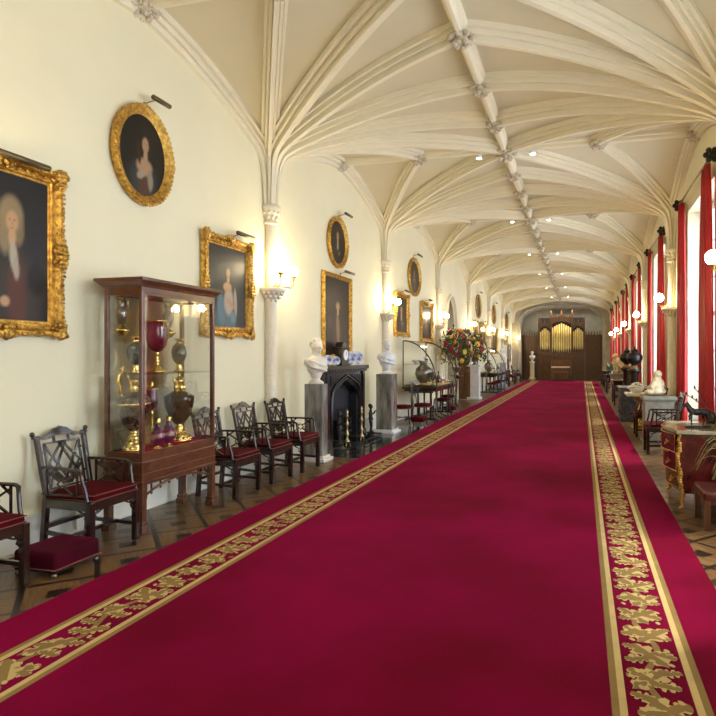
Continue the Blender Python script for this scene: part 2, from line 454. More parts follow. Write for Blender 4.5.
# walls ---------------------------------------------------------------
def arch_pts(y, hw, z0, zs, zt, n=8):
    """pointed arch outline from right foot to left foot"""
    pts = [(y+hw, z0), (y+hw, zs)]
    for i in range(1, n): 
        t = i/n; pts.append((y+hw*math.cos(t*PI/2)**.85, zs+(zt-zs)*math.sin(t*PI/2)**1.15))
    pts.append((y, zt))
    for i in range(n-1, 0, -1):
        t = i/n; pts.append((y-hw*math.cos(t*PI/2)**.85, zs+(zt-zs)*math.sin(t*PI/2)**1.15))
    pts += [(y-hw, zs), (y-hw, z0)]
    return pts
DOORY = 19.35
outl = [(YB-.2, 0), (YB-.2, 5.5), (YE+.2, 5.5), (YE+.2, 0)]+arch_pts(DOORY, .80, 0, 2.45, 3.6)
wl = MB().prism(outl, XL, XL-.35, 'YZ'); wl = wl.build('wall_left', M['plaster']); tag(wl, 'cream plaster wall with the hanging portraits', 'wall', kind='structure')
# doorway moulding and panels
mb = MB()
ap = arch_pts(DOORY, .86, 0, 2.45, 3.68)
mb.tube([(XL+.02, a, b) for a, b in ap], .055, 8)
mb.tube([(XL-.06, a, b) for a, b in arch_pts(DOORY, .78, 0, 2.45, 3.57)], .035, 8)
tag(mb.build('trim_1', M['rib']), 'moulded pointed arch around the left doorway', 'arch moulding', kind='structure')
mb = MB().bx(XL-.33, XL-.27, DOORY-.85, DOORY+.85, 0, 3.7, 0)
for i in range(-2, 3): mb.bx(XL-.27, XL-.24, DOORY+i*.3-.025, DOORY+i*.3+.025, 0, 3.5, 1)
for z in (1.1, 2.2, 2.8, 3.2): mb.bx(XL-.27, XL-.245, DOORY-.8, DOORY+.8, z, z+.05, 1)
tag(mb.build('door_1', [M['dark'], M['endstone']]), 'dark panelled infill in the pointed left doorway', 'door', kind='structure')
# open door leaf
dl = empty('door_2', (XL+.0, 20.25, 0), 0, 'brown oak door leaf standing open behind the flowers', 'door', kind='structure')
mb = MB().bx(0.02, .50, -.03, .03, .02, 2.55)
mb.build('door_leaf', M['oakred'], dl, bevel=.004)
mb = MB()
for z0, z1 in ((.2, 1.0), (1.15, 2.4)): 
    for x0, x1 in ((.07, .23), (.29, .45)):
        mb.bx(x0, x1, -.045, .045, z0, z1)
mb.build('raised_panel', M['oakred'], dl, bevel=.012)
MB().sph((.44, -.06, 1.05), .03).build('door_knob', M['brass'], dl)

wr = MB()
edges = [YB-.2]
for y in MIDS: edges += [y-WIN_W, y+WIN_W]
edges.append(YE+.2)
for i in range(0, len(edges), 2): wr.bx(XR, XR+.42, edges[i], edges[i+1], 0, 5.5)
for y in MIDS:
    wr.bx(XR, XR+.42, y-WIN_W, y+WIN_W, WIN_Z1, 5.5); wr.bx(XR, XR+.42, y-WIN_W, y+WIN_W, 0, WIN_Z0)
tag(wr.build('wall_right', M['plaster']), 'cream window wall with deep window recesses', 'wall', kind='structure')
for i, y in enumerate(MIDS):
    wn = empty('window_%d' % (i+1), (XR+.32, y, WIN_Z0), kind='structure'); 
    H_ = WIN_Z1-WIN_Z0; mb = MB()
    W_ = WIN_W
    mb.bx(-.04, .04, -W_, -W_+.09, 0, H_); mb.bx(-.04, .04, W_-.09, W_, 0, H_); mb.bx(-.04, .04, -W_, W_, 0, .1); mb.bx(-.04, .04, -W_, W_, H_-.12, H_)
    mb.bx(-.045, .035, -W_, W_, H_*.5-.035, H_*.5+.035)
    mb.build('window_frame', M['white_paint'], wn, bevel=.006)
    mb = MB()
    for k in (-1, 0, 1): mb.bx(-.02, .02, k*W_/2-.016, k*W_/2+.016, .1, H_-.12)
    for k in (1, 2, 4, 5): mb.bx(-.02, .02, -W_+.09, W_-.09, k*H_/6-.014, k*H_/6+.014)
    mb.build('glazing_bars', M['white_paint'], wn)
    MB().bx(-.004, .004, -W_+.05, W_-.05, .05, H_-.05).build('glass', M['winglass'], wn)
    MB().bx(-.36, 0, -W_-.02, W_+.02, -.05, 0).build('window_sill', M['white_paint'], wn, bevel=.008)
# end wall with a wide depressed arch
def dep_arch(hw, zs, zt, n=16, xc=XC, e=.62):
    p = [(xc+hw, 0), (xc+hw, zs)]
    for i in range(1, 2*n):
        a = PI*i/(2*n); ca, sa = math.cos(a), math.sin(a)
        p.append((xc+hw*math.copysign(abs(ca)**e, ca), zs+(zt-zs)*abs(sa)**.9))
    p += [(xc-hw, zs), (xc-hw, 0)]
    return p
oo = [(XL-.3, 0), (XL-.3, 5.5), (XR+.3, 5.5), (XR+.3, 0)]+dep_arch(2.62, 3.5, 4.72)
tag(MB().prism(oo, YE, YE+.45, 'XZ').build('wall_far', M['endstone']), 'dark stone end wall with a wide low arch', 'wall', kind='structure')
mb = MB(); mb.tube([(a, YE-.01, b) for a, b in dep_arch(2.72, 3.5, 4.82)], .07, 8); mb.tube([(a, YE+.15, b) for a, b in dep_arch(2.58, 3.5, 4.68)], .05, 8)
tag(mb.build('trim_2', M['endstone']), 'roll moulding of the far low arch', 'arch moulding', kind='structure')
mb = MB().bx(XL-.3, XR+.3, YE+2.6, YE+2.8, 0, 5.5); mb.bx(XL-.3, XL, YE+.3, YE+2.7, 0, 5.5); mb.bx(XR, XR+.3, YE+.3, YE+2.7, 0, 5.5)
tag(mb.build('wall_alcove', M['recess']), 'pale plaster back of the organ recess', 'wall', kind='structure')
mb = MB().bx(XL-.5, XR+.5, YB-.4, YB-.2, 0, 5.6)
tag(mb.build('wall_back', M['plaster']), 'cream wall behind the viewpoint', 'wall', kind='structure')
# skirtings
mb = MB()
for a, b in ((YB, 8.68), (10.92, DOORY-.92), (DOORY+.92, YE)):
    mb.bx(XL, XL+.035, a, b, 0, .26); mb.bx(XL, XL+.05, a, b, .26, .30); mb.bx(XL, XL+.045, a, b, 0, .04)
tag(mb.build('baseboard_left', M['skirt'], bevel=.006), 'pale skirting board of the picture wall', 'skirting', kind='structure')
mb = MB(); mb.bx(XR-.035, XR, YB, YE, 0, .26); mb.bx(XR-.05, XR, YB, YE, .26, .30)
tag(mb.build('baseboard_right', M['skirt'], bevel=.006), 'pale skirting board of the window wall', 'skirting', kind='structure')
# hearth slab set in the floor
tag(MB().bx(XL, -3.38, 8.3, 12.3, -.02, .004).build('hearth_slab', M['hearth']), 'polished dark slate slab in front of the fireplace', 'hearth', kind='structure')

# wall shafts with capital and carved bracket ---------------------------
def nubs(mb, c, r, z, n, sz, squash=1):
    for i in range(n):
        a = 2*PI*i/n
        mb.sph((c[0]+r*math.cos(a), c[1]+r*math.sin(a), z), (sz, sz, sz*squash), 6)
for side, cx in ((-1, XL+.05), (1, XR-.05)):
    for k, cy in enumerate(COLS):
        if cy < 0 or cy > YE-1: continue
        nm = 'left' if side < 0 else 'right'
        root = empty('trim_%d' % (len([o for o in bpy.data.objects if o.name.startswith('trim_') and o.parent is None])+1), (cx, cy, 0), kind='structure')
        MB().lathe([(.0, 0), (.15, 0), (.15, .22), (.12, .26), (.13, .30), (.095, .34), (.085, .38), (.082, 3.50)], n=18).build('shaft', M['stone'], root)
        mb = MB().lathe([(.082, 3.48), (.105, 3.49), (.105, 3.52), (.085, 3.53), (.10, 3.60), (.135, 3.68), (.15, 3.70), (.15, 3.75), (.12, 3.77), (0, 3.78)], n=16)
        nubs(mb, (0, 0), .10, 3.58, 9, .026, 1.4); nubs(mb, (0, 0), .125, 3.65, 11, .026)
        mb.build('capital', M['stone'], root)
        mb = MB().lathe([(0, 2.25), (.035, 2.27), (.045, 2.30), (.03, 2.33), (.06, 2.37), (.12, 2.43), (.175, 2.50), (.20, 2.51), (.215, 2.53), (.215, 2.57), (.0, 2.575)], n=16)
        nubs(mb, (0, 0), .085, 2.395, 8, .026); nubs(mb, (0, 0), .135, 2.44, 12, .024); nubs(mb, (0, 0), .175, 2.485, 16, .021); nubs(mb, (0, 0), .05, 2.355, 6, .02)
        mb.build('bracket', M['stone'], root)

# ------------------------------------------------------------------ carpet
cp = empty('carpet_runner', (0, 0, 0), 0, 'long crimson carpet runner bordered with gold oak leaves down the middle of the hall', 'carpet')
CX0, CX1 = -3.35, .88
MB().bx(CX0, CX1, -3, 36.2, .0045, .016).build('pile', M['carpet'], cp, bevel=.003)
def oak_leaf(L_, W_):
    half = [(0, .02), (.10, .10), (.16, .30), (.24, .34), (.30, .16), (.36, .22), (.42, .50), (.52, .56), (.56, .24), (.62, .26), (.68, .46), (.78, .46), (.82, .22), (.90, .26), (.97, .16), (1.0, 0)]
    return [(a*L_, b*W_) for a, b in half]+[(a*L_, -b*W_) for a, b in reversed(half[1:-1])]
def border(name, xa, xb, seed):
    mb = MB(); zt = .017; rnd = random.Random(seed)
    wd = xb-xa; xm = (xa+xb)/2
    for (a, b, q) in ((xa, xa+.034, 1), (xa+.034, xa+.068, 0), (xb-.068, xb-.034, 0), (xb-.034, xb, 1)):
        mb.bx(a, b, -3, 36.19, .015, zt+.0005, q)
    y = -3.0; k = 0
    def flat(poly, c, ang, z, m):
        ca, sa = math.cos(ang), math.sin(ang)
        P = [(c[0]+a*ca-b*sa, c[1]+a*sa+b*ca, z) for a, b in poly]
        mb.add(P, [tuple(range(len(P)))], m)
    # winding stem
    st = []
    n = int(39/.06)
    for i in range(n+1):
        yy = -3+i*.06; st.append((xm+.045*math.sin(yy*2*PI/.62), yy))
    for i in range(n):
        (a, b), (c_, d) = st[i], st[i+1]
        mb.add([(a-.018, b, zt+.0004), (a+.018, b, zt+.0004), (c_+.018, d, zt+.0004), (c_-.018, d, zt+.0004)], [(0, 1, 2, 3)], 1)
    while y < 35.8:
        sd = 1 if k % 2 else -1
        x0 = xm+.045*math.sin(y*2*PI/.62)
        for (L_, W_, an, dx, dy) in ((.27, .175, R(90)-sd*R(40), -sd*.08, -.03), (.22, .16, R(90)-sd*R(95), sd*.0, .04), (.23, .16, R(90)+sd*R(52), sd*.05, .02), (.17, .13, R(90)+sd*R(105), sd*.0, .11), (.13, .09, R(90)-sd*R(70), sd*.05, .13)):
            an += rnd.uniform(-.15, .15)
            zz = zt+.0012+rnd.random()*.0010
            pl = oak_leaf(L_, W_*.86)
            ca, sa = math.cos(an), math.sin(an)
            mxx = max(abs(x0+dx+a*ca-b*sa-xm) for a, b in pl); sc_ = min(1, (wd/2-.082-abs(x0+dx-xm))/max(.01, mxx-abs(x0+dx-xm)))
            pl = [(a*sc_, b*sc_) for a, b in pl]
            flat(pl, (x0+dx, y+dy), an, zz, 0)
            hp = [(a, b) for a, b in pl[:16]]+[(a, -.02) for a, b in reversed(pl[1:15])]
            hp = [(a, b*.62 if b > 0 else b) for a, b in hp]
            flat(hp, (x0+dx, y+dy), an, zz+.0004, 1)
        for q in range(3):      # acorns
            ax = xm+sd*rnd.uniform(.06, .10)*(-1)**q; ay = y+.05+.09*q
            flat([(.013*math.cos(t*PI/4), .02*math.sin(t*PI/4)) for t in range(8)], (ax, ay), rnd.random(), zt+.0028, 0)
        y += .235; k += 1
    mb.build(name, [M['carpetgold'], M['carpetgold2']], cp, fixn=False)
border('leaf_border', -2.99, -2.575, 1); border('leaf_border', .13, .565, 2)

# ------------------------------------------------------------------ chairs along the walls
def make_armchair(W=.52, D=.50):
    root = empty('armchair')
    hw, hd = W/2, D/2
    fl = [MB().bar((sx*(hw-.025), hd-.025, 0), (sx*(hw-.025), hd-.025, .43), .048, .048).build('leg', M['chairwood'], root, bevel=.004) for sx in (-1, 1)]
    for sx in (-1, 1):
        mb = MB().bar((sx*(hw-.045), -hd-.02, 0), (sx*(hw-.045), -hd+.02, .44), .04, .045)
        mb.build('leg', M['chairwood'], root, bevel=.004)
    mb = MB()
    mb.bar((-hw+.02, hd-.025, .40), (hw-.02, hd-.025, .40), .035, .075); mb.bar((-hw+.04, -hd+.02, .40), (hw-.04, -hd+.02, .40), .035, .075)
    for sx in (-1, 1): mb.bar((sx*(hw-.025), hd-.04, .40), (sx*(hw-.045), -hd+.03, .40), .035, .075)
    mb.bx(-hw+.03, hw-.03, -hd+.03, hd-.03, .40, .43)
    mb.build('seat_frame', M['chairwood'], root, bevel=.004)
    mb = MB()
    for sx in (-1, 1): mb.bar((sx*(hw-.025), hd-.03, .14), (sx*(hw-.045), -hd, .16), .022, .03)
    mb.bar((-hw+.03, -hd+.0, .20), (hw-.03, -hd+.0, .20), .022, .03); mb.bar((-hw+.03, .03, .15), (hw-.03, .03, .15), .022, .03)
    mb.build('stretcher', M['chairwood'], root)
    for sx in (-1, 1):
        mb = MB(); x = sx*(hw-.05); y = hd-.025
        mb.tube([(x, y, .27), (x-sx*.03, y, .30), (x-sx*.02, y, .33), (x-sx*.06, y, .345), (x-sx*.10, y, .365)], .008, 6)
        mb.tube([(x, y, .31), (x-sx*.05, y, .365)], .007, 6)
        x = sx*(hw-.025); y = hd-.05
        mb.tube([(x, y, .27), (x, y-.03, .30), (x, y-.02, .33), (x, y-.06, .345), (x, y-.10, .365)], .008, 6)
        mb.build('corner_bracket', M['chairwood'], root)
    # back posts, leaning
    def bp(u, z):        # u across, z height -> point on the raked back plane
        return (u, -hd+.02-(z-.44)*.20, z)
    for sx in (-1, 1):
        MB().bar(bp(sx*(hw-.045), .42), bp(sx*(hw-.035), .94), .034, .034, up=(0, 1, 0)).build('back_post', M['chairwood'], root, bevel=.003)
    # pagoda crest rail with scrolled ends
    mb = MB()
    up = [(-1.12, .955), (-1.0, .935), (-.75, .925), (-.5, .945), (-.35, .965), (-.25, .985), (-.12, .99), (0, 1.0)]
    up = up+[(-a, b) for a, b in reversed(up[:-1])]
    lo = [(a, (.905 if abs(a) < .9 else .915)+(.02 if abs(a) < .4 else 0)) for a, b in up]
    poly = [(a*(hw-.03), b) for a, b in up]+[(a*(hw-.03), b) for a, b in reversed(lo)]
    st = len(mb.v); mb.prism(poly, -.014, .014, 'XZ')
    for i in range(st, len(mb.v)):
        x, y, z = mb.v[i]; mb.v[i] = (x, y+bp(0, z)[1], z)
    for sx in (-1, 1): mb.sph(bp(sx*(hw-.005), .955), (.02, .02, .022), 8)
    mb.build('crest_rail', M['chairwood'], root, bevel=.003)
    mb = MB()
    a_, b_ = hw-.06, .165
    t = .016
    def br(u0, z0, u1, z1): mb.bar(bp(u0, z0), bp(u1, z1), t, .016, up=(0, 1, .2))
    br(-a_, .50, a_, .50); br(-b_, .50, -b_, .87); br(b_, .50, b_, .87); br(-b_, .87, b_, .87)
    for s_ in (-1, 1):
        br(s_*b_, .52, -s_*b_*.2, .87); br(s_*b_, .86, -s_*b_*.2, .52); br(s_*b_*.9, .70, 0, .87); br(s_*b_*.9, .70, 0, .52)
        br(s_*b_, .80, s_*a_, .80); br(s_*b_, .60, s_*a_, .60); br(s_*.07, .87, s_*.07, .92); br(s_*.03, .52, s_*b_*.9, .66)
    mb.build('back_lattice', M['chairwood'], root)
    for sx in (-1, 1):
        mb = MB(); xo = sx*(hw-.02); zo = .69
        p0 = Vector(bp(sx*(hw-.04), zo)); p1 = Vector((xo+sx*.015, hd-.125, zo-.004)); p2 = Vector((xo+sx*.01, hd-.09, .60)); p3 = Vector((xo, hd-.05, .44))
        mb.tube([p0, (p0+p1)/2+Vector((0, 0, .003)), p1, (xo+sx*.015, hd-.10, .672), p2, (xo, hd-.07, .52), p3], [.013, .014, .015, .016, .015, .015, .017], 8)
        yb = -hd+.02; yf = hd-.12
        xi = xo
        def ab(y0, z0, y1, z1): mb.bar((xi, y0, z0), (xi, y1, z1), .014, .014, up=(1, 0, 0))
        ym = (yb+yf)/2; zm = .565; 
        ab(yb-.02, .48, yf+.05, .48)
        ab(ym-.005, .68, ym-.005, .48+.15) if False else None
        q = .045
        mb.tube([(xi, ym+q*math.cos(i*PI/2), zm+q*.9*math.sin(i*PI/2)) for i in range(4)], .008, 6, closed=True)
        for dy, dz in ((1, 1), (1, -1), (-1, 1), (-1, -1)):
            ab(ym+dy*q*.55, zm+dz*q*.5, ym+dy*.145, zm+dz*.095)
        ab(ym-.15, .48, ym-.15, .68); ab(ym+.15, .48, ym+.15, .68); ab(ym-.15, .62, ym-.07, .68); ab(ym+.15, .62, ym+.07, .68)
        mb.build('arm', M['chairwood'], root)
    mb = MB(); mb.bx(-hw+.03, hw-.03, -hd+.03, hd-.005, .435, .497)
    c = mb.build('seat_cushion', M['cushion'], root); 
    bv = c.modifiers.new('b', 'BEVEL'); bv.width = .02; bv.segments = 4
    for p in c.data.polygons: p.use_smooth = True
    pts = [(-hw+.035, -hd+.035), (hw-.035, -hd+.035), (hw-.03, hd-.0), (-hw+.03, hd-.0)]
    MB().tube([(x, y, .484) for x, y in pts], .004, 6, closed=True).build('piping', M['piping'], c)
    MB().tube([(x, y, .443) for x, y in pts], .004, 6, closed=True).build('piping', M['piping'], c)
    return root
chair0 = make_armchair()
used = [0]
def place_chair(x, y, rz, label, group='lattice back armchairs with crimson cushions along the walls', s=1):
    o = chair0 if not used[0] else copy_tree(chair0); used[0] = 1
    o.location = (x, y, 0); o.rotation_euler = (0, 0, rz); o.scale = (s, s, s); tag(o, label, 'chair', group); return o
L = R(-90)
place_chair(-4.0, 3.945, L, 'dark mahogany lattice armchair with crimson cushion just left of the tall glazed cabinet')
place_chair(-4.01, 2.93, L, 'dark lattice armchair cut off by the left edge, beside the velvet footstool')
place_chair(-3.97, 5.84, L, 'lattice armchair with crimson cushion directly right of the glazed cabinet, first of three')
place_chair(-3.97, 6.61, L, 'lattice armchair with crimson cushion in the middle of the row of three')
place_chair(-3.93, 7.33, L, 'lattice armchair with crimson cushion next to the near bust pedestal')

# footstool
fs = empty('footstool', (-3.83, 3.47, 0), 0, 'low crimson velvet footstool on ball castors between the two leftmost armchairs', 'footstool')
c = MB().bx(-.19, .19, -.2, .2, .055, .19).build('cushion', M['velvet'], fs); bv = c.modifiers.new('b', 'BEVEL'); bv.width = .03; bv.segments = 4
for p in c.data.polygons: p.use_smooth = True
MB().bx(-.18, .18, -.19, .19, .04, .062).build('base_rail', M['chairwood'], fs)
MB().tube([(a*.19, b*.2, .066) for a, b in ((-1, -1), (1, -1), (1, 1), (-1, 1))], .005, 6, closed=True).build('piping', M['piping'], c)
for a in (-1, 1):
    for b in (-1, 1): MB().sph((a*.165, b*.18, .022), .022, 10).build('castor', M['tin'], fs)

# ------------------------------------------------------------------ glazed cabinet
KX, KY = -4.03, 4.83; cw, cd = 1.05, .42        # centre, length along the wall, depth
ca = empty('glazed_cabinet', (KX, KY, 0), 0, 'tall mahogany glazed display cabinet holding gilt mounted vases', 'cabinet')
hw, hd = cw/2, cd/2
for sx in (-1, 1):
    for sy in (-1, 1):
        mb = MB().bx(sx*(hd-.03)-.03, sx*(hd-.03)+.03, sy*(hw-.03)-.03, sy*(hw-.03)+.03, .09, .44)
        mb.bx(sx*(hd-.03)-.045, sx*(hd-.03)+.045, sy*(hw-.03)-.045, sy*(hw-.03)+.045, 0, .06); mb.bx(sx*(hd-.03)-.038, sx*(hd-.03)+.038, sy*(hw-.03)-.038, sy*(hw-.03)+.038, .06, .1)
        mb.build('leg', M['cabwood'], ca, bevel=.005)
mb = MB(); mb.bx(-hd, hd, -hw, hw, .43, .60); mb.bx(-hd-.015, hd+.015, -hw-.015, hw+.015, .60, .64); mb.bx(-hd-.01, hd+.01, -hw-.01, hw+.01, .44, .465); mb.bx(-hd-.005, hd+.005, -hw-.005, hw+.005, .52, .535); mb.bx(-hd+.01, hd-.01, -hw+.01, hw-.01, .63, .70)
mb.build('base', M['cabwood'], ca, bevel=.004)
mb = MB()
for sx in (-1, 1):     # pierced fret arches under the apron
    for (y0, y1) in ((-hw+.06, hw-.06),):
        n = 24; pts = [(sx*(hd-.02), y0+(y1-y0)*i/n, .33+.09*(1-abs(2*i/n-1)**2.2)) for i in range(n+1)]
        mb.tube(pts, .012, 6)
        for i in range(2, n-1, 3): mb.sph((pts[i][0], pts[i][1], pts[i][2]-.018), (.012, .012, .018), 6)
        for i in (0, n): mb.bx(sx*(hd-.02)-.01, sx*(hd-.02)+.01, pts[i][1]-.015, pts[i][1]+.015, .30, .43)
        for i in (2, 5, 19, 22): mb.bar((pts[i][0], pts[i][1], pts[i][2]), (pts[i][0], pts[i][1], .43), .012, .012)
for sy in (-1, 1):
    n = 14; pts = [(-hd+.06+(cd-.12)*i/n, sy*(hw-.02), .33+.09*(1-abs(2*i/n-1)**2.2)) for i in range(n+1)]
    mb.tube(pts, .012, 6)
    for i in range(2, n-1, 3): mb.sph((pts[i][0], pts[i][1], pts[i][2]-.018), (.012, .012, .018), 6)
mb.build('fretwork_apron', M['cabwood'], ca)
for sx in (-1, 1):
    for sy in (-1, 1):
        MB().bx(sx*(hd-.022)-.018, sx*(hd-.022)+.018, sy*(hw-.022)-.018, sy*(hw-.022)+.018, .69, 2.20).build('corner_post', M['cabwood'], ca, bevel=.004)
mb = MB(); mb.bx(-hd+.005, hd-.005, -hw+.005, hw-.005, 2.17, 2.225)
def ringbox(mb, z0, z1, e0, e1):
    a, b = hd, hw
    v = [(-a-e0, -b-e0, z0), (a+e0, -b-e0, z0), (a+e0, b+e0, z0), (-a-e0, b+e0, z0), (-a-e1, -b-e1, z1), (a+e1, -b-e1, z1), (a+e1, b+e1, z1), (-a-e1, b+e1, z1)]
    mb.add(v, [(3, 2, 1, 0), (4, 5, 6, 7), (0, 1, 5, 4), (1, 2, 6, 5), (2, 3, 7, 6), (3, 0, 4, 7)])
ringbox(mb, 2.22, 2.235, .005, .012); ringbox(mb, 2.235, 2.27, .014, .045); ringbox(mb, 2.27, 2.30, .055, .055)
mb.build('cornice', M['cabwood'], ca, bevel=.003)
mb = MB()
for z_ in (.70, 2.15):
    mb = MB()
    for sx in (-1, 1): mb.bx(sx*(hd-.02)-.012, sx*(hd-.02)+.012, -hw+.01, hw-.01, z_, z_+.022)
    for sy in (-1, 1): mb.bx(-hd+.01, hd-.01, sy*(hw-.02)-.012, sy*(hw-.02)+.012, z_, z_+.022)
    mb.build('glazing_bead', M['cabwood'], ca)
for n_, d_ in (('front', ((hd-.024, hd-.020), (-hw+.03, hw-.03))), ('back', ((-hd+.020, -hd+.024), (-hw+.03, hw-.03))), ('near', ((-hd+.03, hd-.03), (-hw+.018, -hw+.022))), ('end', ((-hd+.03, hd-.03), (hw-.022, hw-.018)))):
    MB().bx(d_[0][0], d_[0][1], d_[1][0], d_[1][1], .70, 2.17).build('glass_pane', M['pane'], ca)
MB().bx(-hd+.03, hd-.03, -hw+.03, hw-.03, 1.425, 1.437).build('glass_shelf', M['shelfglass'], ca)
MB().bx(-hd+.03, hd-.03, -hw+.03, hw-.03, .70, .706).build('baize_lining', M['redcloth'], ca)
DZ, SZ = .707, 1.438

def vessel(name, loc, label, cat, parts, group=None, rz=0, s=1):
    o = empty(name, loc, rz, label, cat, group)
    for nm, prof, m, n in parts: MB().lathe([(r*s, z*s) for r, z in prof], n=n).build(nm, m, o)
    return o
# great two-colour ewer with gilt handle
ew = vessel('gilt_ewer', (KX-.05, KY-.34, DZ), 'large agate ewer with tall gilt scroll handle on the cabinet floor, left side', 'ewer', [
    ('foot', [(0, 0), (.10, 0), (.10, .02), (.085, .035), (.09, .05), (.06, .075), (.05, .10), (.07, .115), (.045, .14), (.03, .16), (.045, .175), (.03, .19)], M['goldm'], 20),
    ('body', [(.03, .185), (.055, .20), (.10, .27), (.135, .36), (.148, .44), (.140, .49), (.10, .53), (.05, .555)], M['tort'], 28),
    ('band', [(.149, .43), (.153, .44), (.149, .45)], M['goldm'], 28),
    ('neck', [(.055, .55), (.038, .58), (.035, .62), (.055, .66), (.05, .675), (.0, .66)], M['goldm'], 24)])
mb = MB(); mb.tube([(0, -.125, .51), (0, -.155, .54), (0, -.165, .60), (0, -.185, .65), (0, -.175, .71), (0, -.135, .745), (0, -.09, .73), (0, -.065, .69), (0, -.045, .65)], [.012, .014, .011, .014, .013, .012, .013, .011, .010], 8)
for p, r_ in (((0, -.14, .765), .02), ((0, -.13, .785), .014), ((0, -.18, .66), .018), ((0, -.15, .53), .018), ((0, -.07, .70), .018)): mb.sph(p, r_, 8)
mb.build('handle', M['goldm'], ew)
mb = MB()
for i in range(12):
    a = i*PI/6; mb.sph((.085*math.cos(a), .085*math.sin(a), .028), (.018, .018, .024), 6); mb.sph((.055*math.cos(a), .055*math.sin(a), .105), .013, 6)
mb.build('foot_ornament', M['goldm'], ew)
ur = vessel('gilt_urn', (KX-.03, KY+.26, DZ), 'large dark brown agate urn with gilt neck figures on the cabinet floor, right side', 'urn', [
    ('foot', [(0, 0), (.12, 0), (.125, .025), (.10, .05), (.105, .065), (.06, .09), (.04, .12), (.055, .14), (.03, .16), (.03, .19)], M['goldm'], 24),
    ('body', [(.03, .18), (.06, .20), (.105, .27), (.135, .36), (.148, .45), (.145, .475), (.10, .50), (.06, .525)], M['tort'], 28),
    ('neck', [(.06, .52), (.042, .545), (.035, .58), (.05, .62), (.055, .64), (.02, .66), (.015, .69), (.022, .72), (0, .735)], M['goldm'], 20)])
mb = MB()
for sx in (-1, 1): mb.sph((0, sx*.05, .565), (.025, .025, .055), 8); mb.sph((0, sx*.06, .625), .024, 8); mb.tube([(0, sx*.05, .60), (0, sx*.085, .64), (0, sx*.05, .66)], .009, 6); mb.sph((.04, sx*.02, .56), (.02, .02, .045), 8)
mb.build('handle', M['goldm'], ur)
mb = MB()
for i in range(14):
    a = i*PI/7; mb.sph((.105*math.cos(a), .105*math.sin(a), .035), (.022, .022, .028), 6); mb.sph((.06*math.cos(a), .06*math.sin(a), .10), .016, 6)
mb.build('foot_ornament', M['goldm'], ur)
for dy, lb in ((-.085, 'purple glass decanter with gilt stopper on the red baize, left one of the pair'), (.06, 'purple glass decanter with gilt stopper on the red baize, right one of the pair')):
    vessel('decanter', (KX+.08, KY+dy-.09, DZ), lb, 'decanter', [
        ('foot', [(0, 0), (.045, 0), (.045, .008), (.02, .02), (.02, .03)], M['goldm'], 18),
        ('body', [(.02, .028), (.05, .05), (.068, .09), (.066, .13), (.045, .18), (.024, .22), (.022, .245)], M['ruby2'], 22),
        ('stopper', [(.026, .243), (.03, .255), (.024, .27), (.028, .285), (.012, .30), (0, .303)], M['goldm'], 16)], 'pair of purple decanters in the cabinet')
vessel('covered_goblet', (KX-.14, KY-.00, DZ), 'ruby glass covered goblet with gilt lid and tall stem behind the decanters', 'goblet', [
    ('stem', [(0, 0), (.06, 0), (.06, .01), (.018, .03), (.014, .10), (.022, .14), (.014, .18), (.014, .30), (.02, .33), (.012, .345)], M['goldm'], 18),
    ('bowl', [(.012, .34), (.045, .37), (.056, .42), (.05, .48), (.05, .55)], M['ruby'], 22),
    ('lid', [(.052, .55), (.060, .556), (.056, .568), (.02, .58), (.012, .60), (.018, .615), (.008, .64), (0, .645)], M['goldm'], 18)])
vessel('flask', (KX-.15, KY-.14, DZ), 'small dark brown agate flask with narrow neck behind the ewer', 'flask', [
    ('stem', [(0, 0), (.05, 0), (.05, .01), (.014, .03), (.014, .30), (.02, .34)], M['goldm'], 16),
    ('body', [(.02, .34), (.055, .38), (.062, .44), (.045, .50), (.018, .54), (.018, .58), (.03, .60)], M['tort'], 20)])
vessel('ruby_goblet', (KX+.03, KY-.13, SZ), 'huge engraved ruby glass goblet on gilt stem in the middle of the glass shelf', 'goblet', [
    ('foot', [(0, 0), (.085, 0), (.085, .012), (.05, .03), (.055, .045), (.028, .065), (.02, .09), (.034, .105), (.018, .125), (.016, .16), (.03, .18), (.02, .20)], M['goldm'], 24),
    ('bowl', [(.02, .195), (.05, .21), (.085, .26), (.102, .33), (.106, .42), (.104, .50), (.100, .50), (.100, .42), (.09, .30), (.04, .22), (0, .21)], M['ruby'], 30),
    ('rim', [(.107, .488), (.110, .495), (.107, .502), (.103, .502)], M['goldm'], 30)])
for dy, dx, lb in ((-.39, .02, 'dark green ovoid vase with gilt neck on the glass shelf, left of the ruby goblet'), (.22, -.0, 'dark green ovoid vase with gilt neck on the glass shelf, right of the ruby goblet')):
    vessel('ovoid_vase', (KX+dx, KY+dy, SZ), lb, 'vase', [
        ('foot', [(0, 0), (.045, 0), (.045, .015), (.03, .03), (.034, .045), (.02, .065), (.03, .08)], M['goldm'], 20),
        ('body', [(.025, .078), (.05, .10), (.07, .15), (.075, .20), (.065, .25), (.035, .285)], M['agate'], 24),
        ('neck', [(.036, .283), (.028, .295), (.028, .31), (.045, .325), (.045, .335), (.02, .335)], M['goldm'], 20)], 'pair of dark ovoid vases on the glass shelf')
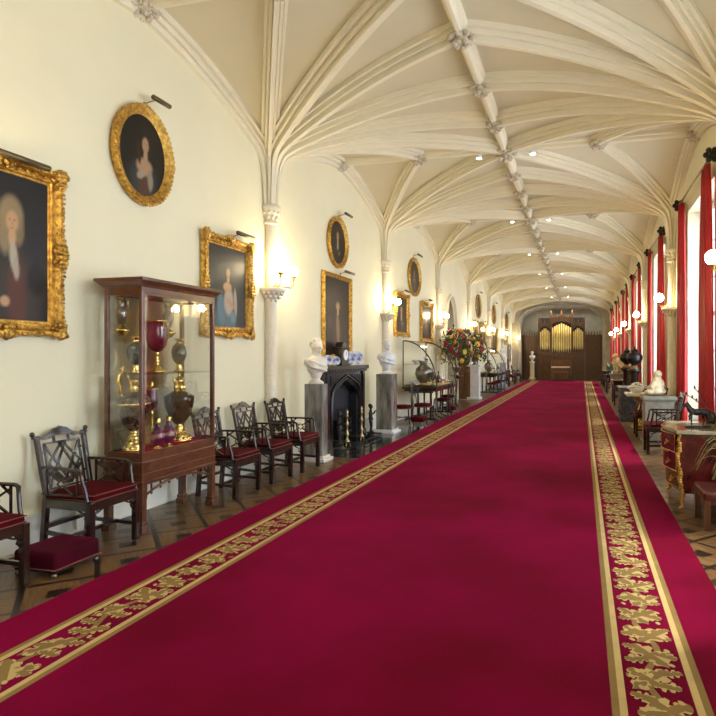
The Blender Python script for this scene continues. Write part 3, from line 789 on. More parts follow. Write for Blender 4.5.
for dy, lb in ((-.46, 'small pewter ewer on a gilt bracket at the upper left inside the cabinet'), (.16, 'small pewter ewer on a gilt bracket at the upper right inside the cabinet')):
    o = vessel('pewter_ewer', (XL+.26, KY+dy+.06, 1.83), lb, 'ewer', [
        ('bracket', [(0, -.05), (.03, -.045), (.075, 0), (.075, .012), (.03, .03), (.02, .06)], M['goldm'], 18),
        ('body', [(.02, .058), (.035, .08), (.05, .13), (.055, .18), (.04, .21), (.028, .24), (.045, .28), (.03, .285), (0, .28)], M['tin'], 20)], 'pewter ewers on gilt brackets')
    MB().tube([(0, .045, .19), (0, .085, .22), (0, .085, .28), (0, .06, .32), (0, .03, .29)], .008, 6).build('handle', M['tin'], o)
    MB().tube([(0, -.03, .28), (0, -.06, .31), (0, -.075, .30)], [.012, .008, .005], 6).build('spout', M['tin'], o)

# ------------------------------------------------------------------ painted portraits
def canvas_mesh(Wd, Hh, layers, bgc, vig=.5, oval=False, seed=0, nx=54):
    ny = int(nx*Hh/Wd); rnd = np.random.RandomState(seed)
    u = np.linspace(-1, 1, nx+1); v = np.linspace(-1, 1, ny+1)
    U, V = np.meshgrid(u, v)
    C = np.ones((ny+1, nx+1, 3))*np.array(bgc)
    nz = sum(np.sin(U*rnd.uniform(1, 5)+rnd.uniform(0, 6))*np.cos(V*rnd.uniform(1, 5)+rnd.uniform(0, 6)) for _ in range(4))/4
    C *= (1+.35*nz)[..., None]
    for (cx, cy, rx, ry, rot, c, soft) in layers:
        ca_, sa_ = math.cos(rot), math.sin(rot); dx, dy = U-cx, V-cy
        d = np.sqrt(((dx*ca_+dy*sa_)/rx)**2+((-dx*sa_+dy*ca_)/ry)**2)
        a = np.clip((1-d)/soft, 0, 1)[..., None]
        C = C*(1-a)+np.array(c)*a*(1+.15*nz[..., None])
    me = bpy.data.meshes.new('canvas'); vs = []; 
    for j in range(ny+1):
        for i in range(nx+1):
            x, y = U[j, i], V[j, i]
            if oval:
                x, y = x*math.sqrt(1-y*y/2), y*math.sqrt(1-x*x/2)
            vs.append((0, x*Wd/2, y*Hh/2))
    fsx = [(j*(nx+1)+i, j*(nx+1)+i+1, (j+1)*(nx+1)+i+1, (j+1)*(nx+1)+i) for j in range(ny) for i in range(nx)]
    me.from_pydata(vs, [], fsx)
    at = me.color_attributes.new('paint', 'FLOAT_COLOR', 'POINT')
    C = C*np.array([.72, .66, .58])
    A = np.concatenate([np.clip(C, 0, 1).reshape(-1, 3), np.ones((len(vs), 1))], 1)
    at.data.foreach_set('color', A.ravel())
    me.materials.append(M['paint'])
    return me
SK = (.55, .36, .22); SKD = (.30, .17, .09)
def face(cx, cy, s, hair, asp=1.0, skin=SK):
    q = s/asp
    d = [x*.45 for x in skin]
    return [(cx, cy+.02, q*1.25, s*1.35, 0, hair, .4), (cx, cy-s*1.3, q*.5, s*.9, 0, skin, .3), (cx, cy, q*.78, s*1.0, 0, skin, .3),
            (cx-q*.3, cy+s*.12, q*.16, s*.09, 0, d, .6), (cx+q*.3, cy+s*.12, q*.16, s*.09, 0, d, .6), (cx+q*.05, cy-s*.15, q*.10, s*.28, 0, [x*.75 for x in skin], .8), (cx, cy-s*.52, q*.24, s*.08, 0, (.35, .10, .07), .6)]
wig = [(-.25, .05, .9, 1.1, 0, (.012, .014, .022), 1), (-.05, -.75, .62, .75, 0, (.035, .025, .025), .3), (-.1, -.7, .26, .8, 0, (.10, .028, .022), .5),
       (-.22, .42, .30, .34, 0, (.30, .24, .15), .3), (-.36, .15, .16, .32, .1, (.26, .21, .13), .4), (-.06, .22, .14, .24, -.1, (.22, .17, .10), .4)]+face(-.2, .36, .17, (.30, .24, .15), .9)+[
       (-.17, -.12, .10, .26, .12, (.45, .43, .38), .35), (-.12, -.28, .08, .2, .1, (.40, .38, .34), .4), (.32, -.4, .22, .28, 0, (.006, .006, .010), .3), (-.35, -.75, .12, .09, 0, SK, .4)]
lady_brown = [(0, -.75, .85, .75, 0, (.035, .05, .06), .4), (.05, -.7, .42, .6, 0, (.10, .05, .035), .35), (.05, -.28, .42, .26, 0, SK, .35), (-.12, -.5, .25, .12, .4, (.45, .40, .32), .4), (.35, -.6, .16, .35, .3, (.34, .30, .25), .4), (-.2, .05, .10, .35, .15, (.05, .02, .012), .3)]+face(.1, .28, .22, (.05, .022, .012), 1)
lady_blue = [(-.1, -.85, .65, .7, 0, (.10, .19, .27), .35), (-.35, -.55, .22, .5, .2, (.13, .25, .34), .4), (.05, -.35, .30, .42, 0, (.50, .46, .40), .35), (.42, -.35, .10, .42, .1, (.46, .41, .36), .35), (-.02, -.0, .26, .14, 0, SK, .3), (.15, -.4, .32, .07, -.5, SK, .4), (.3, -.75, .2, .2, 0, (.17, .30, .40), .5)]+face(.02, .36, .13, (.09, .06, .035), .85)
man_dark = [(0, -.7, .8, .7, 0, (.018, .013, .012), .35), (.0, -.18, .14, .22, 0, (.45, .42, .36), .4), (.2, -.5, .2, .12, .2, SKD, .5)]+face(0, .3, .22, (.06, .04, .025), 1)
man_red = [(0, -.55, .42, .75, 0, (.10, .025, .018), .35), (.05, -.3, .16, .5, .1, (.28, .20, .13), .4), (-.55, -.15, .3, .2, 0, (.06, .045, .03), .6), (.15, -.9, .2, .3, 0, (.14, .10, .07), .5)]+face(.05, .28, .11, (.20, .16, .11), .6)
lady_dk = [(0, -.7, .65, .75, 0, (.07, .06, .06), .35), (.0, -.2, .35, .2, 0, SKD, .4), (.1, -.6, .2, .4, .1, (.18, .14, .10), .5)]+face(0, .3, .16, (.05, .03, .02), .8, (.42, .27, .17))

def frame_rect(mb, Wi, Hi, fw, depth, ornate, seed, nseg=26):
    """moulded frame about the opening Wi x Hi (plane YZ, facing +X)"""
    prof = [(0, .012), (.06, .03), (.18, .028), (.24, .045), (.52, .040), (.70, .072), (.84, .072), (.93, .045), (1, .03), (1, 0), (0, 0)]
    corners = [(-1, -1), (1, -1), (1, 1), (-1, 1)]
    rows = []
    for cx_, cz in corners+[corners[0]]:
        rows.append([(d_*depth/.08, cx_*(Wi/2+t*fw), cz*(Hi/2+t*fw)) for t, d_ in prof])
    mb.grid(rows, 0, False)
    if ornate:
        rnd = random.Random(seed); Wo, Ho = Wi/2+fw*.86, Hi/2+fw*.86
        def run(a0, b0, a1, b1):
            L_ = math.hypot(a1-a0, b1-b0); n = max(4, int(L_/(.038*ornate)))
            for i in range(n+1):
                t = i/n; mid = math.exp(-((t-.5)/.09)**2); cor = math.exp(-(min(t, 1-t)/.09)**2)
                sz = .017+.016*mid+.018*cor
                y, z = a0+(a1-a0)*t, b0+(b1-b0)*t
                nx_, nz_ = (b1-b0)/L_, -(a1-a0)/L_
                off = (.018*mid+.012*cor)+rnd.uniform(-.006, .006)
                ax = rnd.uniform(0, PI)
                mb.sph((depth*.92, y+nx_*off, z+nz_*off), (sz*.7, sz*1.35, sz*.75), 6, rot=Euler((ax, 0, 0)))
                if i % 2 == 0: mb.sph((depth*.75, y-nx_*fw*.42, z-nz_*fw*.42), (sz*.5, sz*1.1, sz*.6), 6, rot=Euler((-ax, 0, 0)))
                if mid > .5 or cor > .6:
                    for q in range(3): mb.sph((depth*1.0, y+nx_*rnd.uniform(-.05, .03), z+nz_*rnd.uniform(-.05, .03)), (sz*.6, sz*1.2, sz*.55), 6, rot=Euler((rnd.uniform(0, PI), 0, 0)))
        run(-Wo, -Ho, Wo, -Ho); run(Wo, -Ho, Wo, Ho); run(Wo, Ho, -Wo, Ho); run(-Wo, Ho, -Wo, -Ho)
def picture(y0, y1, z0, z1, fw, layers, label, bgc=(.035, .03, .022), ornate=1, oval=False, seed=0, depth=.075, nx=40):
    """outer size y0..y1, z0..z1 on the left wall"""
    yc, zc = (y0+y1)/2, (z0+z1)/2; Wo, Ho = y1-y0, z1-z0; Wi, Hi = Wo-2*fw, Ho-2*fw
    o = empty('oval_portrait' if oval else 'framed_portrait', (XL+.012, yc, zc), 0, label, 'painting')
    mb = MB()
    if oval:
        prof = [(0, .012), (.08, .03), (.25, .03), (.32, .05), (.62, .045), (.78, .075), (.9, .07), (1, .03), (1, 0), (0, 0)]
        rows = []; n = 48
        for i in range(n+1):
            a = 2*PI*i/n; rows.append([(d_*depth/.08, math.cos(a)*(Wi/2+t*fw), math.sin(a)*(Hi/2+t*fw)) for t, d_ in prof])
        mb.grid(rows, 0, True)
        if ornate:
            rnd = random.Random(seed); n = int(60/ornate)
            for i in range(n):
                a = 2*PI*i/n; big = .010*max(0, math.cos(4*a))**6
                for t, s_ in ((.93, .017+big), (.45, .012)):
                    mb.sph((depth*(.8 if t > .5 else .6), math.cos(a)*(Wi/2+t*fw), math.sin(a)*(Hi/2+t*fw)), (s_*.7, s_*1.3, s_*.8), 6, rot=Euler((a+PI/2+rnd.uniform(-.5, .5), 0, 0)))
    else:
        frame_rect(mb, Wi, Hi, fw, depth, ornate, seed)
    mb.build('frame', M['gold'], o)
    me = canvas_mesh(Wi+.012, Hi+.012, layers, bgc, oval=oval, seed=seed, nx=nx)
    c = bpy.data.objects.new('canvas', me); col.objects.link(c); c.parent = o; c.location = (.022, 0, 0)
    return o
def picture_light(y, z, label, ln=.36, tilt=0):
    o = empty('picture_light', (XL+.0, y, z), 0, label, 'picture light', 'brass picture lights')
    mb = MB().lathe([(.0, -ln/2), (.026, -ln/2), (.026, ln/2), (0, ln/2)], n=10, axis='Y', c=(.18, 0, 0))
    mb.build('shade', M['gloss_black'], o)
    MB().tube([(.0, -.04, -.02), (.05, -.03, .0), (.11, -.01, .02), (.17, 0, 0)], .006, 6).build('arm', M['brass'], o)
    MB().lathe([(0, 0), (.02, 0), (.02, .012), (0, .014)], n=10, axis='X', c=(0, -.04, -.02)).build('wall_plate', M['brass'], o)
    return o
picture(2.96, 4.0, 1.76, 3.16, .13, [(l[0]+.42,)+tuple(l[1:]) for l in wig], 'large gilt framed portrait of a person in a long pale wig, at the left edge', (.014, .016, .024), 1, seed=1, nx=60)
picture(4.55, 5.37, 3.15, 4.17, .105, lady_brown, 'big oval gilt framed portrait of a long haired person above the glazed cabinet', (.012, .010, .008), 1, True, seed=2, nx=50)
picture(5.89, 6.92, 1.84, 3.10, .13, lady_blue, 'ornate gilt framed portrait of a person in a blue gown, right of the cabinet', (.035, .04, .045), 1, seed=3, nx=56)
picture(9.36, 10.20, 3.22, 4.16, .085, man_dark, 'oval gilt portrait of a person in black high above the fireplace', (.02, .014, .010), 1.4, True, seed=4)
picture(9.14, 10.38, 1.50, 3.10, .09, man_red, 'tall plain gilt framed painting of a person in a red coat over the mantelpiece', (.028, .02, .016), 0, seed=5)
picture(14.2, 15.3, 3.20, 4.22, .10, lady_dk, 'oval gilt portrait of a person above the near curved display case', (.02, .016, .012), 1.6, True, seed=6, nx=28)
picture(13.06, 14.15, 2.08, 3.15, .11, man_dark, 'small gilt framed dark portrait left of the pair over the near display case', (.02, .018, .014), 1.6, seed=7, nx=28)
picture(15.35, 16.6, 1.98, 3.13, .12, lady_dk, 'gilt framed portrait right of the pair over the near display case', (.025, .022, .018), 1.6, seed=8, nx=28)
picture(23.95, 25.1, 3.22, 4.26, .10, man_dark, 'oval gilt portrait over the far curved display case', (.02, .016, .012), 2, True, seed=9, nx=18)
picture(22.9, 24.2, 2.05, 3.08, .12, lady_dk, 'gilt framed portrait left of the pair over the far display case', (.02, .018, .014), 2, seed=10, nx=18)
picture(24.85, 26.5, 1.95, 3.08, .13, man_red, 'gilt framed portrait right of the pair over the far display case', (.025, .022, .018), 2, seed=11, nx=18)
picture(28.5, 29.6, 3.22, 4.2, .10, lady_dk, 'oval gilt portrait, second from the far end of the picture wall', (.02, .016, .012), 2, True, seed=12, nx=14)
picture(28.3, 30.2, 1.70, 3.0, .14, man_dark, 'gilt framed portrait beneath the second farthest oval', (.02, .018, .014), 2, seed=13, nx=14)
picture(33.5, 34.7, 3.2, 4.1, .10, man_dark, 'small oval gilt portrait nearest the far arch', (.02, .016, .012), 2, True, seed=14, nx=14)
picture(32.7, 34.4, 2.25, 3.1, .14, lady_dk, 'gilt framed portrait beneath the farthest oval', (.02, .018, .014), 2, seed=15, nx=14)
for y, z, ln, lb in ((3.55, 3.13, .42, 'brass picture light over the wigged portrait at the left edge'), (5.05, 4.235, .24, 'brass picture light over the big oval above the cabinet'), (6.58, 3.16, .36, 'brass picture light over the blue gowned portrait'),
        (9.95, 4.23, .3, 'brass picture light over the oval high above the fireplace'), (10.0, 3.155, .40, 'brass picture light between the two fireplace paintings'), (14.8, 4.30, .4, 'brass picture light over the oval above the near display case'),
        (13.7, 3.21, .4, 'brass picture light over the left small portrait by the near display case'), (16.0, 3.20, .4, 'brass picture light over the right portrait by the near display case'), (24.5, 4.34, .4, 'brass picture light over the oval above the far display case'),
        (25.7, 3.15, .4, 'brass picture light over the right portrait by the far display case'), (29.1, 4.28, .4, 'brass picture light over the second farthest oval'), (34.1, 4.18, .4, 'brass picture light over the oval by the far arch')):
    picture_light(y, z, lb, ln)

# ------------------------------------------------------------------ wall lamps
def sconce(cx, cy, side, globes, label):
    o = empty('wall_lamp', (cx, cy, 2.6), 0, label, 'lamp', 'opal globe wall lamps')
    MB().lathe([(0, -.02), (.05, -.02), (.05, 0), (.02, .015), (.015, .05), (0, .05)], n=12).build('base', M['brass'], o)
    for gx, gy, gz, r in globes:
        e = Vector((gx-cx, gy-cy, gz-2.6)); 
        MB().tube([(0, 0, .03), (e.x*.4, e.y*.4, .0), (e.x*.85, e.y*.9, -.0), (e.x, e.y, .04), (e.x, e.y, e.z-r-.03)], .010, 6).build('arm', M['brass'], o)
        MB().lathe([(.012, -r-.07), (.022, -r-.05), (.014, -r-.035), (.04, -r-.012), (.045, -r+.012), (.0, -r+.012)], c=e, n=12).build('globe_holder', M['brass'], o)
        MB().sph(e, r, 18, k=12).build('globe', M['globe'], o)
where_l = ['twin globe wall lamp between the blue gowned portrait and the fireplace', 'twin globe wall lamp right of the fireplace', 'twin globe wall lamp left of the flower arrangement', 'twin globe wall lamp left of the far display case', 'twin globe wall lamp beyond the far display case', 'twin globe wall lamp sixth along the picture wall, near the marble column bust']
for k, cy in enumerate([y for y in COLS if 0 < y < YE-1][1:]):
    sconce(XL+.14, cy, -1, [(-4.17, cy-.06, 2.86, .078), (-4.17, cy+.30, 2.85, .078)], where_l[k])
sconce(XL+.14, 36.6, -1, [(-3.98, 36.6, 2.75, .09)], 'single globe wall lamp beside the left foot of the far arch')
where_r = ['opal globe wall lamp at the right edge of the photo', 'opal globe wall lamp between the first and second pair of red curtains', 'opal globe wall lamp third from the right edge', 'opal globe wall lamp fourth along the window wall', 'opal globe wall lamp fifth along the window wall', 'opal globe wall lamp farthest along the window wall']
for k, cy in enumerate([y for y in COLS if 0 < y < YE-1][1:]):
    sconce(XR-.14, cy, 1, [(1.52, cy, 2.775, .09)], where_r[k])
sconce(XL+.14, COLS[2], -1, [(-4.17, COLS[2]-.06, 2.86, .078), (-4.17, COLS[2]+.30, 2.85, .078)], 'twin globe wall lamp beside the viewpoint on the picture wall')
sconce(XR-.14, COLS[2], 1, [(1.52, COLS[2], 2.775, .09)], 'opal globe wall lamp beside the viewpoint on the window wall')
for i, y in [q for q in enumerate(MIDS) if q[1] > 5]:       # little spot fittings beside the big ridge bosses
    for sx in (-1, 1):
        o = empty('ceiling_spotlight', (XC+sx*.47, y+.06, ZT-.10), 0, '%s ceiling spotlight beside %s' % ('left' if sx < 0 else 'right', ['the ridge boss far behind the viewpoint','the ridge boss behind the viewpoint','the ridge boss above the viewpoint','the nearest big ridge boss in view','the second big ridge boss in view','the third big ridge boss in view','the fourth big ridge boss in view','the fifth big ridge boss in view','the last ridge boss before the far arch'][i]), 'spotlight', 'small ceiling spotlights')
        MB().lathe([(.012, .1), (.012, .03), (.05, .02), (.055, -.045), (.045, -.045)], n=12).build('housing', M['white'], o)
        MB().lathe([(0, -.04), (.045, -.04)], n=12).build('lens', M['spot'], o)

# ------------------------------------------------------------------ busts on pedestals
def bust_mb(hair=1):
    mb = MB()
    mb.lathe([(0, 0), (.105, 0), (.105, .02), (.09, .035), (.06, .05), (.05, .075), (.07, .095), (.05, .105)], n=20)
    mb.sph((0, 0, .14), (.085, .08, .07), 14); mb.sph((0, 0, .22), (.14, .10, .11), 16); mb.sph((0, .012, .30), (.155, .10, .10), 16)
    for s in (-1, 1): mb.sph((s*.125, -.005, .30), (.06, .06, .07), 12); mb.sph((s*.07, .07, .25), (.06, .045, .055), 10)
    mb.tube([(0, -.01, .33), (0, -.005, .39), (0, .005, .46)], [.11, .07, .062], 14)
    mb.sph((0, .015, .515), (.073, .090, .098), 18); mb.sph((0, .045, .475), (.05, .055, .055), 12)      # skull, jaw
    mb.sph((0, .093, .452), (.022, .02, .018), 8)                                                        # chin
    mb.tube([(0, .098, .535), (0, .118, .50), (0, .112, .492)], [.009, .014, .010], 8)                 # nose
    for s in (-1, 1):
        mb.sph((s*.03, .088, .538), (.02, .012, .007), 8); mb.sph((s*.072, .01, .505), (.012, .02, .028), 8)
        mb.sph((s*.04, .08, .50), (.02, .02, .02), 8)
    mb.sph((0, .103, .472), (.022, .012, .006), 8)
    rnd = random.Random(3)
    for i in range(46):
        a = rnd.uniform(0, 2*PI); t = rnd.uniform(.0, 1)
        el = math.asin(t); x, y, z = math.cos(a)*math.cos(el), math.sin(a)*math.cos(el), math.sin(el)
        if y > .45 and z < .6: continue
        mb.sph((x*.075, .005+y*.09, .54+z*.075), .022, 6)
    if hair: mb.sph((0, -.10, .53), (.04, .04, .035), 8)
    mb.tube([(-.15, .04, .22), (-.05, .11, .25), (.06, .10, .29), (.14, .04, .33)], .022, 8)
    mb.tube([(-.13, .06, .18), (-.02, .12, .20), (.08, .11, .22), (.14, .05, .25)], .02, 8)
    return mb
bw = remesh_build(bust_mb(), 'bust', M['marblew'], voxel=.009, smooth=3); bust_me = bw.data
bpy.data.objects.remove(bw)
def bust(loc, rz, label, m=None, s=1):
    o = bpy.data.objects.new('bust', bust_me.copy() if m else bust_me); col.objects.link(o); o.location = loc; o.rotation_euler = (0, 0, rz); o.scale = (s, s, s)
    if m: o.data.materials[0] = m
    return tag(o, label, 'bust')
def pedestal(loc, w, h, m, label, base=None, ped='marble_pedestal', wb=None, wl=None):
    o = empty(ped, loc, 0, label, 'pedestal'); wb = wb or w+.13; wl = wl or w; bl = wl+wb-w
    MB().bx(-w/2, w/2, -wl/2, wl/2, .08, h).build('shaft', m, o, bevel=.006)
    mb = MB().bx(-wb/2, wb/2, -bl/2, bl/2, 0, .05).bx(-w/2-.03, w/2+.03, -wl/2-.03, wl/2+.03, .05, .085)
    mb.build('base', base or M['marblew'], o, bevel=.008)
    return o
pedestal((-3.93, 7.97, 0), .29, 1.17, M['marbleg'], 'grey veined marble pedestal carrying a bust, left of the fireplace', M['marblew'], wl=.20)
bust((-3.93, 7.97, 1.17), R(-120), 'cream marble bust with bound hair, on the near pedestal', s=1.10)
pedestal((-3.93, 11.20, 0), .34, 1.22, M['marbleg'], 'grey marble pedestal carrying a bust, right of the fireplace', M['marblec'])
bust((-3.93, 11.20, 1.22), R(-135), 'white marble bust on the pedestal right of the fireplace', M['marblec'], s=1.15)
o = empty('round_pedestal', (-3.86, 28.5, 0), 0, 'blue grey marble column pedestal with a bust beyond the far display case', 'pedestal')
MB().lathe([(.0, .18), (.19, .18), (.17, .22), (.16, .26), (.16, 1.16), (.19, 1.19), (.19, 1.25), (0, 1.25)], n=20).build('shaft', M['marbleb'], o)
MB().bx(-.22, .22, -.22, .22, 0, .18).build('base', M['marbleb'], o, bevel=.01)
bust((-3.86, 28.5, 1.25), R(-90), 'white marble bust on the blue grey column pedestal', M['marblec'], s=1.1)
o = empty('column_pedestal', (-3.18, 37.85, 0), 0, 'yellowish marble column with a bust against the organ screen', 'pedestal')
MB().lathe([(0, 0), (.22, 0), (.22, .12), (.17, .16), (.15, .22), (.14, 1.10), (.18, 1.14), (.18, 1.2), (0, 1.2)], n=20).build('shaft', M['pinem'], o)
bust((-3.18, 37.85, 1.2), R(180), 'pale bust on the yellowish column in front of the organ screen', s=1.1)

# ------------------------------------------------------------------ fireplace
FY = 9.74
fp = empty('fireplace', (XL, FY, 0), 0, 'black marble fireplace with a depressed gothic arch', 'fireplace')
mb = MB(); hw = .88
outl = [(-hw, 0), (-hw, 1.30), (hw, 1.30), (hw, 0), (.58, 0), (.58, .80), (.54, .92), (.42, 1.00), (0, 1.15), (-.42, 1.00), (-.54, .92), (-.58, .80), (-.58, 0)]
mb.prism(outl, 0, .22, 'YZ')
mb.build('surround', M['blackm'], fp, bevel=.008)
mb = MB()
for e_, x in ((.035, .225), (.085, .235)):
    pts = [(.58+e_, 0), (.58+e_, .80+e_*.3), (.54+e_*.9, .92+e_*.7), (.42+e_*.5, 1.00+e_), (0, 1.15+e_*1.05)]
    pts = pts+[(-a, b) for a, b in reversed(pts[:-1])]
    mb.tube([(x, a, b) for a, b in pts], .016, 8)
for s in (-1, 1):
    mb.bx(.2, .27, s*.80-.07, s*.80+.07, 0, .16); mb.bx(.2, .25, s*.80-.05, s*.80+.05, .16, 1.30)
    mb.prism([(s*.68, 1.25), (s*.18, 1.25), (s*.68, 1.07)], .20, .235, 'YZ')
mb.build('arch_moulding', M['blackm'], fp)
mb = MB().bx(-.0, .30, -hw-.06, hw+.06, 1.345, 1.42).bx(0, .27, -hw-.03, hw+.03, 1.30, 1.345)
for i in range(15): mb.sph((.27, -hw+.06+i*(2*hw-.12)/14, 1.325), .014, 6)
mb.build('mantel_shelf', M['blackm'], fp, bevel=.01)
mb = MB().bx(.01, .03, -.6, .6, 0, 1.17)
mb.bx(0.02, .2, -.60, -.54, 0, .85); mb.bx(0.02, .2, .54, .60, 0, .85)
mb.build('fireback', M['soot'], fp)
gr = MB()
for z in (.22, .29, .36, .43): gr.tube([(.20, -.26, z), (.24, -.13, z), (.25, 0, z), (.24, .13, z), (.20, .26, z)], .008, 6)
for i in range(-3, 4): gr.tube([(.23, i*.08, .2), (.23, i*.08, .44)], .006, 6)
gr.bx(.05, .22, -.27, .27, .17, .2); gr.bx(.04, .06, -.27, .27, .2, .62)
for s in (-1, 1): gr.bx(.06, .2, s*.27-.012, s*.27+.012, 0, .44)
tag(gr.build('fire_grate', M['iron'], loc=(XL, FY, 0)), 'black iron fire grate inside the fireplace opening', 'grate')
for s, lb in ((-1, 'tall polished brass firedog at the near side of the grate'), (1, 'tall polished brass firedog at the far side of the grate')):
    o = empty('firedog', (XL+.38, FY+s*.34, 0), 0, lb, 'firedog', 'pair of brass firedogs')
    MB().lathe([(0, .05), (.05, .05), (.055, .08), (.03, .11), (.02, .16), (.045, .20), (.02, .24), (.018, .34), (.04, .38), (.018, .42), (.016, .50), (.035, .53), (.012, .56), (.03, .60), (.012, .63), (0, .66)], n=14).build('post', M['brassb'], o)
    mb = MB()
    for q in (-1, 1): mb.tube([(0, 0, .06), (.02, q*.06, .05), (.02, q*.09, 0.008)], .012, 6)
    mb.tube([(0, 0, .08), (-.2, 0, .08), (-.3, 0, .09)], .01, 6)
    mb.build('foot', M['brassb'], o)
# dark bronze standing figures
def figure_mb():
    mb = MB()
    mb.lathe([(0, 0), (.10, 0), (.10, .03), (.07, .05), (.07, .09), (.085, .11), (0, .11)], n=16)
    for s in (-1, 1):
        mb.tube([(s*.025, .0, .12), (s*.03, .015, .22), (s*.028, 0, .34)], [.02, .024, .036], 8); mb.sph((s*.027, .02, .118), (.018, .034, .014), 8)
        mb.tube([(s*.065, 0, .50), (s*.10, .01, .44), (s*.08, .06, .47), (s*.05, .10, .53)], [.022, .018, .015, .012], 8)
    mb.sph((0, 0, .38), (.055, .045, .06), 10); mb.sph((0, 0, .46), (.06, .042, .07), 10); mb.tube([(0, 0, .50), (0, .003, .56)], [.03, .02], 8)
    mb.sph((0, .005, .60), (.036, .04, .045), 12); mb.sph((0, .045, .598), (.008, .01, .012), 6); mb.sph((0, -.01, .62), (.04, .042, .038), 10)
    mb.tube([(-.06, .0, .40), (0, .04, .36), (.06, .0, .32)], .02, 8)
    return mb
fb = remesh_build(figure_mb(), 'bronze_figure', M['bronze'], voxel=.008, smooth=3)
tag(fb, 'dark bronze standing figure on the hearth at the far foot of the fireplace', 'figurine', 'bronze hearth figures'); fb.location = (XL+.42, FY+.72, .004); fb.rotation_euler = (0, 0, R(-80))
f2 = fb.copy(); col.objects.link(f2); f2.location = (XL+.44, FY-.80, .004); f2['label'] = 'dark bronze standing figure on the hearth, half hidden behind the near pedestal'
fd = MB()
fd.tube([(0, -.62, .10), (.18, -.62, .10), (.22, -.5, .10), (.22, .5, .10), (.18, .62, .10), (0, .62, .10)], .012, 8); fd.tube([(0, -.62, .02), (.18, -.62, .02), (.22, -.5, .02), (.22, .5, .02), (.18, .62, .02), (0, .62, .02)], .012, 8)
for i in range(-9, 10): fd.tube([(.22, i*.055, .02), (.22, i*.055, .10)], .005, 6)
tag(fd.build('fender', M['iron'], loc=(XL+.50, FY, .006)), 'low dark pierced fender on the hearth slab', 'fender')
# things on the mantel
o = empty('mantel_clock', (XL+.185, 9.60, 1.42), 0, 'black marble mantel clock with a white dial, in the middle of the mantelpiece', 'clock')
mb = MB().bx(-.10, .10, -.20, .20, 0, .04); mb.bx(-.08, .08, -.16, .16, .04, .30); mb.bx(-.09, .09, -.18, .18, .30, .335); mb.prism([(-.14, .335), (.14, .335), (.06, .42), (-.06, .42)], -.07, .07, 'YZ')
mb.build('case', M['blackm'], o, bevel=.006)
MB().lathe([(0, .0), (.095, 0), (.095, .014), (.08, .014), (0, .012)], n=24, axis='X', c=(.08, 0, .19)).build('dial', M['white'], o)
mb = MB().bar((.096, 0, .19), (.096, .0, .25), .006, .003).bar((.096, 0, .19), (.096, .04, .17), .006, .003); mb.build('clock_hand', M['iron'], o)
def plate(loc, rz, r, label):
    o = empty('display_plate', loc, rz, label, 'plate', 'blue and white dishes on the mantelpiece')
    MB().lathe([(0, 0), (r*.6, 0), (r*.65, .008), (r, .022), (r, .028), (r*.63, .016), (0, .008)], n=24, axis='X', c=(.0, 0, r+.01)).build('dish', M['porc'], o)
    MB().tube([(-.05, 0, 0), (-.005, 0, r), (.03, 0, .0)], .005, 6).build('stand', M['brass'], o)
    return o
plate((XL+.18, 10.04, 1.42), R(-40), .125, 'blue and white dish right of the mantel clock, left of two')
plate((XL+.18, 10.36, 1.42), R(-40), .125, 'blue and white dish at the far end of the mantelpiece')
plate((XL+.20, 8.98, 1.42), R(-50), .09, 'blue and white dish at the near end of the mantelpiece')
plate((XL+.25, 9.20, 1.42), R(-50), .08, 'smaller blue and white dish just left of the mantel clock')
o = vessel('gilt_casket', (XL+.15, 9.28, 1.42), 'little gilt casket behind the dishes left of the clock', 'casket', [('lid', [(0.075, .16), (.05, .20), (0, .21)], M['goldm'], 16)])
MB().bx(-.06, .06, -.09, .09, 0, .16).build('body', M['goldm'], o, bevel=.01)

